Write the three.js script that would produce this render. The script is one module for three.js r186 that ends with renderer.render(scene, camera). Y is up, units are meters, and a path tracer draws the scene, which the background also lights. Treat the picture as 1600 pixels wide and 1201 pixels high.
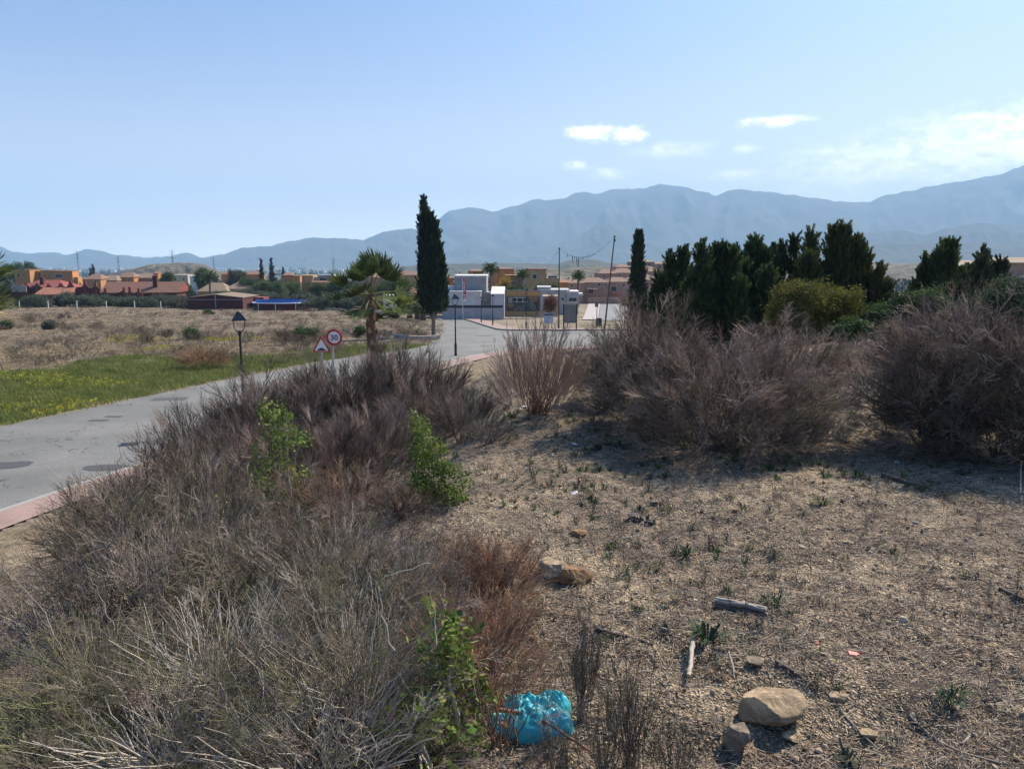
import * as THREE from 'three';
import { mergeGeometries } from 'three/addons/utils/BufferGeometryUtils.js';
import { FontLoader } from 'three/addons/loaders/FontLoader.js';
import { TextGeometry } from 'three/addons/geometries/TextGeometry.js';
import { TessellateModifier } from 'three/addons/modifiers/TessellateModifier.js';

// ---------------------------------------------------------------- camera, sky, sun, exposure
const EYE = 6.5, FOC = 1200, PITCH = Math.atan((600.5 - 400) / FOC);
const scene = new THREE.Scene();
const camera = new THREE.PerspectiveCamera(2 * Math.atan(600.5 / FOC) * 180 / Math.PI, 1024 / 768, 0.05, 40000);
camera.position.set(0, EYE, 0);
camera.rotation.set(-PITCH, 0, 0);
const renderer = new THREE.WebGLRenderer({ antialias: true });
renderer.setSize(1024, 768);
renderer.toneMapping = THREE.LinearToneMapping;
renderer.toneMappingExposure = 2.0;
renderer.shadowMap.enabled = true;

const SUN_AZ = 42 * Math.PI / 180, SUN_EL = 43 * Math.PI / 180;
const sunDir = new THREE.Vector3(Math.sin(SUN_AZ) * Math.cos(SUN_EL), Math.sin(SUN_EL), -Math.cos(SUN_AZ) * Math.cos(SUN_EL));
const sun = new THREE.DirectionalLight(new THREE.Color(1, 0.90, 0.76), 5);
sun.name = 'sun';
sun.position.copy(sunDir).multiplyScalar(200); sun.castShadow = true;
sun.shadow.camera.left = sun.shadow.camera.bottom = -200; sun.shadow.camera.right = sun.shadow.camera.top = 200; sun.shadow.camera.far = 600;
scene.add(sun); scene.add(sun.target);

// ---------------------------------------------------------------- random numbers and noise
function rng(seed) { let a = seed >>> 0; return () => { a |= 0; a = a + 0x6D2B79F5 | 0; let t = Math.imul(a ^ a >>> 15, 1 | a); t = t + Math.imul(t ^ t >>> 7, 61 | t) ^ t; return ((t ^ t >>> 14) >>> 0) / 4294967296; }; }
const hash2 = (x, y) => { let h = Math.imul(x | 0, 374761393) + Math.imul(y | 0, 668265263); h = Math.imul(h ^ h >>> 13, 1274126177); return ((h ^ h >>> 16) >>> 0) / 4294967296; };
function vnoise(x, y) { const i = Math.floor(x), j = Math.floor(y); let u = x - i, v = y - j; u = u * u * (3 - 2 * u); v = v * v * (3 - 2 * v); const a = hash2(i, j), b = hash2(i + 1, j), c = hash2(i, j + 1), d = hash2(i + 1, j + 1); return a + (b - a) * u + (c - a) * v + (a - b - c + d) * u * v; }
function fbm(x, y, o = 4) { let s = 0, a = 0.5, n = 0; for (let k = 0; k < o; k++) { s += a * vnoise(x, y); n += a; a *= 0.5; x = x * 2.03 + 17.1; y = y * 2.03 + 5.7; } return s / n; }
const clamp = (x, a = 0, b = 1) => Math.min(b, Math.max(a, x));
const smooth = (a, b, x) => { const t = clamp((x - a) / (b - a)); return t * t * (3 - 2 * t); };
const lerp = (a, b, t) => a + (b - a) * t;

// the sky: clear air, pale low down and whiter towards the sun, with a few thin wisps of cloud
{
  const W = 4096, H = 2048, data = new Float32Array(W * H * 4), r = rng(5);
  const wisps = [];                       // [azimuth from straight ahead, elevation, half width, half height, strength] in degrees
  const put = (u, v, w, h, s) => { const b = (600.5 - v) / FOC, y = b * Math.cos(PITCH) - Math.sin(PITCH), z = Math.cos(PITCH) + b * Math.sin(PITCH), x = (u - 800) / FOC; wisps.push([Math.atan2(x, z) * 57.296, Math.atan2(y, Math.hypot(x, z)) * 57.296, w / 21, h / 21, s]); };
  put(920, 209, 34, 13, .8); put(945, 203, 22, 12, .75); put(978, 210, 32, 12, .85); put(1212, 190, 52, 8, .6); put(900, 258, 28, 8, .32); put(955, 271, 38, 8, .3); put(1055, 234, 60, 14, .22);
  put(1150, 273, 50, 9, .25); put(1165, 232, 24, 6, .2); put(1360, 262, 150, 40, .28); put(1500, 240, 160, 50, .34); put(1610, 212, 140, 44, .42); put(1530, 182, 34, 7, .35); put(1595, 184, 60, 8, .4); put(1320, 240, 80, 14, .2);
  for (let k = 0; k < 60; k++) { const az = 38 + r() * 284; wisps.push([az > 180 ? az - 360 : az, 4 + r() * 12, 1 + r() * 4, .3 + r() * .8, .25 + r() * .5]); }
  const near = new Map();
  for (const w of wisps) for (let c = Math.floor(w[0] - w[2] * 2 - 2); c <= w[0] + w[2] * 2 + 2; c++) { if (!near.has(c)) near.set(c, []); near.get(c).push(w); }
  for (let j = 0; j < H; j++) {
    const el = ((j + .5) / H - .5) * Math.PI, y = Math.sin(el), e = Math.max(0, el) * 57.296;
    const k = Math.pow(1 - smooth(0, 46, e), 1.0), low = Math.exp(-e / 6.2);
    for (let i = 0; i < W; i++) {
      const a = ((i + .5) / W - .5) * 2 * Math.PI, dx = Math.cos(a) * Math.cos(el), dz = Math.sin(a) * Math.cos(el);
      const g = Math.acos(clamp(dx * sunDir.x + y * sunDir.y + dz * sunDir.z, -1, 1)) * 57.296;
      const glow = Math.exp(-g / 24) * 1.0 + Math.exp(-(g * g) / 900) * .12;
      let R = lerp(.008, .004, k), G = lerp(.085, .08, k), B = lerp(.29, .28, k);
      const ls = .95 + 3.6 * Math.exp(-g / 32); R = lerp(R, .90 * ls, low * .95); G = lerp(G, .86 * ls, low * .95); B = lerp(B, .80 * ls, low * .95);
      R += glow * .64; G += glow * .86; B += glow * 1.0;
      if (e > 1 && e < 26) {
        const az = Math.atan2(dx, -dz) * 57.296, list = near.get(Math.floor(az));
        if (list) {
          let c = 0;
          for (const w of list) {
            const qx = (az - w[0]) / w[2], qy = (e - w[1]) / w[3], q = qx * qx + qy * qy;
            if (q < 5) { const n = fbm(az * 1.1 + w[0], e * 2.6, 5), m = fbm(az * 4 + 9, e * 7, 3); c = Math.max(c, w[4] * smooth(.34, 1.12, (1.25 - Math.sqrt(q) * .62) * (n * .9 + m * .45 + .06))); }
          }
          R = lerp(R, 2.3, c); G = lerp(G, 2.15, c); B = lerp(B, 1.9, c);
        }
      }
      const o = (j * W + i) * 4; data[o] = R; data[o + 1] = G; data[o + 2] = B; data[o + 3] = 1;
    }
  }
  const t = new THREE.DataTexture(data, W, H, THREE.RGBAFormat, THREE.FloatType);
  t.mapping = THREE.EquirectangularReflectionMapping; t.magFilter = t.minFilter = THREE.LinearFilter; t.needsUpdate = true;
  scene.background = t; scene.environment = t;
}
scene.fog = new THREE.FogExp2(new THREE.Color(0.45, 0.72, 1.0), 0.00014);

// ---------------------------------------------------------------- from a place in the view to a place in the world
function ray(u, v) { const a = (u - 800) / FOC, b = (600.5 - v) / FOC; return new THREE.Vector3(a, b * Math.cos(PITCH) - Math.sin(PITCH), -(Math.cos(PITCH) + b * Math.sin(PITCH))); }
function W(u, v, d) { const r = ray(u, v); return r.multiplyScalar(d / -r.z).add(new THREE.Vector3(0, EYE, 0)); }

// ---------------------------------------------------------------- naming, things and parts
const taken = new Map();
function numbered(name) { const n = taken.get(name) ?? 0; taken.set(name, n + 1); return n ? `${name}_${String(n).padStart(3, '0')}` : name; }
function thing(name, label, category, p, turn = 0, group) {
  const o = new THREE.Group(); o.name = numbered(name); o.position.copy(p); o.rotation.y = turn; o.userData = { label, category };
  if (group) o.userData.group = group; scene.add(o); return o;
}
function part(parent, name, geometry, material, kind) {
  const m = new THREE.Mesh(geometry, material); m.name = name; m.castShadow = m.receiveShadow = true; if (kind) m.userData.kind = kind; parent.add(m); return m;
}
function solo(name, label, category, geometry, material, kind, group) {
  const m = new THREE.Mesh(geometry, material); m.name = numbered(name); m.castShadow = m.receiveShadow = true; m.userData = { label, category };
  if (kind) m.userData.kind = kind; if (group) m.userData.group = group; scene.add(m); return m;
}
function structure(name, geometry, material, label) { const m = solo(name, label, name.replace(/_/g, ' ').split(' ').slice(0, 2).join(' '), geometry, material, 'structure'); return m; }
function copies(parent, name, geometry, material, list, colors) {
  const m = new THREE.InstancedMesh(geometry, material, list.length); m.name = name; m.castShadow = m.receiveShadow = true; m.userData.kind = 'stuff';
  list.forEach((x, i) => { m.setMatrixAt(i, x); if (colors) m.setColorAt(i, colors[i]); });
  parent.add(m); return m;
}

// ---------------------------------------------------------------- mesh builder
class MB {
  constructor() { this.p = []; this.n = []; this.uv = []; this.i = []; this.c = null; }
  vert(x, y, z, nx, ny, nz, u = 0, v = 0) { this.p.push(x, y, z); this.n.push(nx, ny, nz); this.uv.push(u, v); return this.p.length / 3 - 1; }
  quad(a, b, c, d) {                                  // four Vector3, flat
    const n = new THREE.Vector3().subVectors(b, a).cross(new THREE.Vector3().subVectors(d, a)).normalize();
    const w = a.distanceTo(b), h = a.distanceTo(d);
    const k = [a, b, c, d].map((q, j) => this.vert(q.x, q.y, q.z, n.x, n.y, n.z, [0, w, w, 0][j], [0, 0, h, h][j]));
    this.i.push(k[0], k[1], k[2], k[0], k[2], k[3]); return this;
  }
  tri(a, b, c) {
    const n = new THREE.Vector3().subVectors(b, a).cross(new THREE.Vector3().subVectors(c, a)).normalize();
    const k = [a, b, c].map((q) => this.vert(q.x, q.y, q.z, n.x, n.y, n.z, q.x, q.y)); this.i.push(...k); return this;
  }
  box(x0, x1, y0, y1, z0, z1) {
    const V = (x, y, z) => new THREE.Vector3(x, y, z);
    this.quad(V(x0, y0, z1), V(x1, y0, z1), V(x1, y1, z1), V(x0, y1, z1)); this.quad(V(x1, y0, z0), V(x0, y0, z0), V(x0, y1, z0), V(x1, y1, z0));
    this.quad(V(x1, y0, z1), V(x1, y0, z0), V(x1, y1, z0), V(x1, y1, z1)); this.quad(V(x0, y0, z0), V(x0, y0, z1), V(x0, y1, z1), V(x0, y1, z0));
    this.quad(V(x0, y1, z1), V(x1, y1, z1), V(x1, y1, z0), V(x0, y1, z0)); this.quad(V(x0, y0, z0), V(x1, y0, z0), V(x1, y0, z1), V(x0, y0, z1));
    return this;
  }
  tube(pts, rad, sides = 3, cap = false) {            // pts: Vector3[], rad: (t) => radius
    const N = pts.length, d = new THREE.Vector3(), a = new THREE.Vector3(), b = new THREE.Vector3(), first = this.p.length / 3; let len = 0;
    for (let k = 0; k < N; k++) {
      d.subVectors(pts[Math.min(k + 1, N - 1)], pts[Math.max(k - 1, 0)]).normalize();
      a.set(Math.abs(d.y) > .9 ? 1 : 0, Math.abs(d.y) > .9 ? 0 : 1, 0).cross(d).normalize(); b.crossVectors(d, a);
      const r = rad(k / (N - 1)); if (k) len += pts[k].distanceTo(pts[k - 1]);
      for (let s = 0; s <= sides; s++) {
        const f = s / sides * 2 * Math.PI, c = Math.cos(f), q = Math.sin(f), nx = a.x * c + b.x * q, ny = a.y * c + b.y * q, nz = a.z * c + b.z * q;
        this.vert(pts[k].x + nx * r, pts[k].y + ny * r, pts[k].z + nz * r, nx, ny, nz, s / sides, len);
        if (k < N - 1 && s < sides) { const o = first + k * (sides + 1) + s, e = o + sides + 1; this.i.push(o, o + 1, e, o + 1, e + 1, e); }
      }
    }
    if (cap) { for (const [k, s] of [[0, -1], [N - 1, 1]]) { const o = first + k * (sides + 1), dd = new THREE.Vector3().subVectors(pts[k ? N - 1 : 1], pts[k ? N - 2 : 0]).normalize().multiplyScalar(s), c = this.vert(pts[k].x, pts[k].y, pts[k].z, dd.x, dd.y, dd.z); for (let q = 0; q < sides; q++) s > 0 ? this.i.push(o + q, o + q + 1, c) : this.i.push(o + q + 1, o + q, c); } }
    return this;
  }
  add(g, m) { g = m ? g.clone().applyMatrix4(m) : g; const o = this.p.length / 3, P = g.attributes.position, N = g.attributes.normal, U = g.attributes.uv; for (let k = 0; k < P.count; k++) this.vert(P.getX(k), P.getY(k), P.getZ(k), N.getX(k), N.getY(k), N.getZ(k), U ? U.getX(k) : 0, U ? U.getY(k) : 0); if (g.index) for (let k = 0; k < g.index.count; k++) this.i.push(g.index.getX(k) + o); else for (let k = 0; k < P.count; k++) this.i.push(k + o); return this; }
  geo() { const g = new THREE.BufferGeometry(); g.setAttribute('position', new THREE.Float32BufferAttribute(this.p, 3)); g.setAttribute('normal', new THREE.Float32BufferAttribute(this.n, 3)); g.setAttribute('uv', new THREE.Float32BufferAttribute(this.uv, 2)); g.setIndex(this.i); return g; }
}
const V3 = (x, y, z) => new THREE.Vector3(x, y, z);
const boxGeo = (x0, x1, y0, y1, z0, z1) => new MB().box(x0, x1, y0, y1, z0, z1).geo();
const tubeGeo = (pts, r, sides = 8) => new MB().tube(pts, typeof r === 'function' ? r : () => r, sides, true).geo();

// ---------------------------------------------------------------- materials
const lin = (r, g, b) => new THREE.Color().setRGB(r, g, b);
function grainTexture(size, f, srgb = true) {
  const d = new Uint8Array(size * size * 4);
  for (let y = 0; y < size; y++) for (let x = 0; x < size; x++) { const c = f(x / size, y / size), o = (y * size + x) * 4; if (typeof c === 'number') d[o] = d[o + 1] = d[o + 2] = clamp(c) * 255; else { d[o] = clamp(c[0]) * 255; d[o + 1] = clamp(c[1]) * 255; d[o + 2] = clamp(c[2]) * 255; } d[o + 3] = 255; }
  const t = new THREE.DataTexture(d, size, size); t.wrapS = t.wrapT = THREE.RepeatWrapping; t.magFilter = THREE.LinearFilter; t.minFilter = THREE.LinearMipmapLinearFilter; t.generateMipmaps = true; if (srgb) t.colorSpace = THREE.SRGBColorSpace; t.needsUpdate = true; return t;
}
function tnoise(x, y, p, seed = 0) { x *= p; y *= p; const i = Math.floor(x), j = Math.floor(y); let u = x - i, v = y - j; u = u * u * (3 - 2 * u); v = v * v * (3 - 2 * v); const m = (q) => ((q % p) + p) % p, h = (a, b) => hash2(m(a) + seed * 131, m(b) + seed * 57), a = h(i, j), b = h(i + 1, j), c = h(i, j + 1), d = h(i + 1, j + 1); return a + (b - a) * u + (c - a) * v + (a - b - c + d) * u * v; }
function tfbm(x, y, p, o, seed = 0) { let s = 0, a = .5, n = 0; for (let k = 0; k < o; k++) { s += a * tnoise(x, y, p, seed + k); n += a; a *= .55; p *= 2; } return s / n; }
const mat = (r, g, b, rough = .9, extra = {}) => new THREE.MeshStandardMaterial({ color: lin(r, g, b), roughness: rough, side: THREE.DoubleSide, ...extra });
const leafMat = (r, g, b, tr = .3) => new THREE.MeshPhysicalMaterial({ color: lin(r, g, b), roughness: .95, transmission: tr, thickness: 0, side: THREE.DoubleSide, specularIntensity: .4 });
const stuccoMap = grainTexture(256, (x, y) => .80 + .2 * tfbm(x, y, 6, 5, 3) + .05 * (tnoise(x, y, 128, 8) - .5)); stuccoMap.repeat.set(.25, .25);
const stucco = (r, g, b) => { const m = mat(r * 1.1, g * 1.1, b * 1.1, .95); m.map = stuccoMap; return m; };
const white = (v = .8) => mat(v, v, v * .99, .8);
// ---------------------------------------------------------------- the lie of the land
const GD = [-60, 0, 27, 50, 70, 100, 150, 200, 300, 500, 1000, 2000, 4000, 8000, 20000], GY = [1.6, .9, .45, 0, -.9, -2.4, -4.4, -6, -9, -15, -28, -45, -70, -90, -100];
const slope = GD.map((_, i) => { if (i === 0 || i === GD.length - 1) return 0; const a = (GY[i] - GY[i - 1]) / (GD[i] - GD[i - 1]), b = (GY[i + 1] - GY[i]) / (GD[i + 1] - GD[i]); return 2 * a * b / (a + b); });
function G0(d) { if (d <= GD[0]) return GY[0]; let i = 0; while (i < GD.length - 2 && d > GD[i + 1]) i++; const h = GD[i + 1] - GD[i], t = clamp((d - GD[i]) / h), t2 = t * t, t3 = t2 * t; return (2 * t3 - 3 * t2 + 1) * GY[i] + (t3 - 2 * t2 + t) * h * slope[i] + (3 * t2 - 2 * t3) * GY[i + 1] + (t3 - t2) * h * slope[i + 1]; }
const G = (x, z) => G0(-z);
const INNER = [[-19, 14], [-15, -2], [-12.2, -10], [-10.6, -16.6], [-7.8, -27], [-4.7, -39], [-3.2, -44], [-1.4, -48.5], [.5, -51.6], [2.6, -53.8], [6.2, -55.2], [20, -56.2], [60, -57.5], [120, -59]];
const OUTER = [[-20.2, 14], [-16.2, -2], [-13.4, -10], [-11.75, -16.6], [-8.95, -27.2], [-5.85, -39.2], [-4.4, -44.6], [-2.6, -49.4], [-.5, -52.8], [2, -55], [6, -56.4], [20, -57.4], [60, -58.7], [120, -60.2]];
const FARSIDE = [[120, -86], [14, -84.3], [-.2, -84.1], [-1.6, -86.5], [-3.2, -96], [-5.5, -109.5], [-8.0, -121], [-11.4, -130], [-30, -163], [-45, -180], [-52, -176], [-37, -158], [-21, -146], [-13.0, -128], [-10.2, -112], [-7.9, -88], [-6.6, -70], [-6.6, -60], [-7.6, -54.6], [-10.7, -48.9], [-14.9, -37.5], [-18.3, -26.8], [-21, -18], [-25.5, -4], [-30, 14]];
const ROAD = [...OUTER, ...FARSIDE];
function inside(poly, x, z) { let c = false; for (let i = 0, j = poly.length - 1; i < poly.length; j = i++) { const [xi, zi] = poly[i], [xj, zj] = poly[j]; if ((zi > z) !== (zj > z) && x < (xj - xi) * (z - zi) / (zj - zi) + xi) c = !c; } return c; }
function distTo(line, x, z) { let best = 1e9; for (let i = 0; i < line.length - 1; i++) { const [ax, az] = line[i], [bx, bz] = line[i + 1], dx = bx - ax, dz = bz - az, t = clamp(((x - ax) * dx + (z - az) * dz) / (dx * dx + dz * dz)); best = Math.min(best, Math.hypot(x - ax - dx * t, z - az - dz * t)); } return best; }
const LOT = [...INNER, [120, 60], [-30, 60]];
const onLot = (x, z) => inside(LOT, x, z);
function H(x, z) {                                     // height of the ground
  const d = -z, r = Math.hypot(x, z); let g = G(x, z);
  if (r > 90) { g += (fbm(x / 60, z / 60, 3) - .5) * Math.min(2.2, (r - 90) / 70) * (z < -88 && x > -14 && x < 45 && z > -250 ? .15 : 1); return g; }
  if (onLot(x, z)) {
    const s = distTo(INNER, x, z), ramp = Math.pow(clamp(s / 11.8), 1.55) * (1 - .0 * s), fall = lerp(14.5, 21, smooth(5, 11, x));
    const T = 4.2 * (1 - smooth(fall, fall + 19, d)) + .5 * smooth(fall, fall + 19, d);
    let h = g + Math.max(0, T - g) * clamp(ramp) + .15 * (1 - smooth(.3, 2.4, s));
    const m = Math.exp(-(((x + .55) / 1.0) ** 2 + ((z + 14.6) / 1.6) ** 2)); h += .72 * m;
    h += (fbm(x * .7 + 3, z * .7, 3) - .5) * .22 * smooth(.2, 3, s) + (r < 30 ? (fbm(x * 4, z * 4, 3) - .5) * .075 * smooth(.2, 1.5, s) + (r < 16 ? (fbm(x * 14, z * 14, 2) - .5) * .03 * smooth(.2, 1, s) : 0) : 0);
    return h;
  }
  if (inside(ROAD, x, z)) return g - .03;
  const e = Math.min(distTo(ROAD, x, z), 8);
  return g + (fbm(x * .25, z * .25, 3) - .5) * .5 * smooth(.5, 8, e) + (fbm(x * 1.3, z * 1.3, 2) - .5) * .14 * smooth(.3, 3, e);
}
function ground(u, v, lift = 0) {                      // where the line of sight through (u, v) meets the ground
  const r = ray(u, v); let lo = .5, hi = .5; const f = (t) => EYE + r.y * t - H(r.x * t, r.z * t);
  for (let t = 1.5; t < 9000; t *= 1.012) { if (f(t) < 0) { hi = t; break; } lo = t; }
  for (let k = 0; k < 30; k++) { const m = (lo + hi) / 2; f(m) > 0 ? lo = m : hi = m; }
  return V3(r.x * lo, EYE + r.y * lo + lift, r.z * lo);
}
function foot(u, d) { const x = W(u, 500, d).x; return V3(x, H(x, -d), -d); }   // standing on the ground at forward distance d

// the green strip beside the road and the colours of the soil
function greenness(x, z) {
  if (onLot(x, z) || -z > 75 || z > 5) return 0;
  const e = distTo(FARSIDE.slice(18), x, z), n = fbm(x * .16 + 4, z * .16 + 1, 4), w = lerp(17, 7, smooth(38, 60, -z));
  return clamp(smooth(w + 4, w - 5, e + (n - .5) * 18) * smooth(.25, .5, fbm(x * .5, z * .35 + 7, 3) + .12) * smooth(.1, 1.2, e));
}
const dryDirt = [.49, .385, .27], litterTone = [.265, .203, .15], fieldTone = [.255, .185, .12], fieldPale = [.36, .265, .17], grassSoil = [.17, .165, .06];
const mix3 = (a, b, t) => [lerp(a[0], b[0], t), lerp(a[1], b[1], t), lerp(a[2], b[2], t)];
function soil(x, z) {
  const r = Math.hypot(x, z), n1 = fbm(x * .8, z * .8, 4), n2 = fbm(x * 3.1 + 8, z * 3.1, 3);
  if (onLot(x, z)) { let c = mix3(dryDirt, litterTone, smooth(.34, .62, n1 * .5 + n2 * .5)); if (r > 16) c = mix3(c, [.34, .27, .15], smooth(.4, .6, n1) * .7); return c; }
  if (r < 260) {
    if (z < -84 && x > -12 && x < 70) return mix3([.4, .33, .235], [.2, .175, .1], smooth(.5, .66, fbm(x * .2, z * .5, 4)));
    let c = mix3(fieldTone, fieldPale, smooth(.52, .72, fbm(x * .09 + 2, z * .22, 4))); c = mix3(c, [.2, .165, .12], smooth(.5, .7, n1) * .5);
    const g = greenness(x, z); c = mix3(c, grassSoil, g * .85);
    const e = distTo(FARSIDE, x, z); if (e < 1.2) c = mix3([.46, .39, .29], c, smooth(.2, 1.2, e + (n2 - .5)));
    return c;
  }
  const f = fbm(x / 90, z / 160, 5), q = fbm(x / 300 + 5, z / 500, 4);
  let c = mix3([.14, .145, .10], [.27, .23, .165], smooth(.42, .62, f)); c = mix3(c, [.075, .095, .065], smooth(.5, .62, q)); return c;
}
{ // one sheet of ground, rings about the viewer, out to the horizon
  const radii = [0]; for (let r = .35; r < 9500; r *= r < 20 ? 1.0115 : r < 200 ? 1.016 : 1.03) radii.push(r);
  const az = []; for (let a = -180; a < -46; a += 4) az.push(a); for (let a = -46; a <= 46; a += .34) az.push(a); for (let a = 48; a <= 180; a += 4) az.push(a);
  if (az[az.length - 1] < 180) az.push(180);
  const n = az.length, P = [], C = [], U = [], I = [];
  for (const r of radii) for (const a of az) { const x = Math.sin(a * Math.PI / 180) * r, z = -Math.cos(a * Math.PI / 180) * r, y = H(x, z), c = soil(x, z); P.push(x, y, z); C.push(...c); U.push(x, z); }
  for (let k = 0; k < radii.length - 1; k++) for (let j = 0; j < n - 1; j++) { const o = k * n + j; I.push(o, o + 1, o + n, o + 1, o + n + 1, o + n); }
  const g = new THREE.BufferGeometry(); g.setAttribute('position', new THREE.Float32BufferAttribute(P, 3)); g.setAttribute('color', new THREE.Float32BufferAttribute(C, 3)); g.setAttribute('uv', new THREE.Float32BufferAttribute(U, 2)); g.setIndex(I); g.computeVertexNormals();
  if (g.attributes.normal.getY(n * 3 + 5) < 0) { const N = g.attributes.normal; for (let k = 0; k < N.count; k++) N.setXYZ(k, -N.getX(k), -N.getY(k), -N.getZ(k)); const X = g.index.array; for (let k = 0; k < X.length; k += 3) { const t = X[k]; X[k] = X[k + 1]; X[k + 1] = t; } }
  const speck = grainTexture(1024, (x, y) => { const f = tfbm(x, y, 24, 5, 1), c = tnoise(x, y, 260, 4), s = tnoise(x, y, 400, 9); let v = .62 + .46 * (f - .38) + .42 * (c - .5) + .24 * (s - .5); if (c > .8) v += .14; return [v * 1.03, v, v * .96]; });
  const bump = grainTexture(1024, (x, y) => .5 * tfbm(x, y, 24, 5, 1) + .35 * tnoise(x, y, 260, 4) + .15 * tnoise(x, y, 400, 9), false);
  for (const t of [speck, bump]) t.repeat.set(.42, .42);
  const m = new THREE.MeshStandardMaterial({ vertexColors: true, map: speck, bumpMap: bump, bumpScale: .05, roughness: 1, side: THREE.DoubleSide }); m.color.setScalar(1.0);
  structure('ground', g, m, 'dry sandy ground of the lot, the field and the far plain');
}
// draped sheets: road, pavements, paths
function sheet(poly, lift, edge = 2.5) {
  const s = new THREE.Shape(poly.map(([x, z]) => new THREE.Vector2(x, -z))); let g = new THREE.ShapeGeometry(s); g = new TessellateModifier(edge, 9).modify(g);
  const P = g.attributes.position, U = [], N = []; for (let k = 0; k < P.count; k++) { const x = P.getX(k), z = -P.getY(k); P.setXYZ(k, x, G(x, z) + lift, z); U.push(x, z); }
  g.setAttribute('uv', new THREE.Float32BufferAttribute(U, 2)); g.deleteAttribute('normal'); g.computeVertexNormals(); return g;
}
function strip(a, b, lift) { return sheet([...a, ...b.slice().reverse()], lift, 2); }
function kerbGeo(line, h, w, lift) {                    // a kerb stone row along a line
  const mb = new MB(); for (let i = 0; i < line.length - 1; i++) { const [ax, az] = line[i], [bx, bz] = line[i + 1], L = Math.hypot(bx - ax, bz - az), n = Math.max(1, Math.round(L / 4)), px = -(bz - az) / L * w / 2, pz = (bx - ax) / L * w / 2;
    for (let k = 0; k < n; k++) { const x0 = lerp(ax, bx, k / n), z0 = lerp(az, bz, k / n), x1 = lerp(ax, bx, (k + 1) / n), z1 = lerp(az, bz, (k + 1) / n), y0 = G(x0, z0) + lift, y1 = G(x1, z1) + lift;
      const A = V3(x0 - px, y0 + h, z0 - pz), B = V3(x1 - px, y1 + h, z1 - pz), C = V3(x1 + px, y1 + h, z1 + pz), D = V3(x0 + px, y0 + h, z0 + pz), q = (v) => v.clone().setY(v.y - h - .1);
      mb.quad(A, B, C, D); mb.quad(q(A), q(B), B, A); mb.quad(D, C, q(C), q(D)); } }
  return mb.geo();
}
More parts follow.
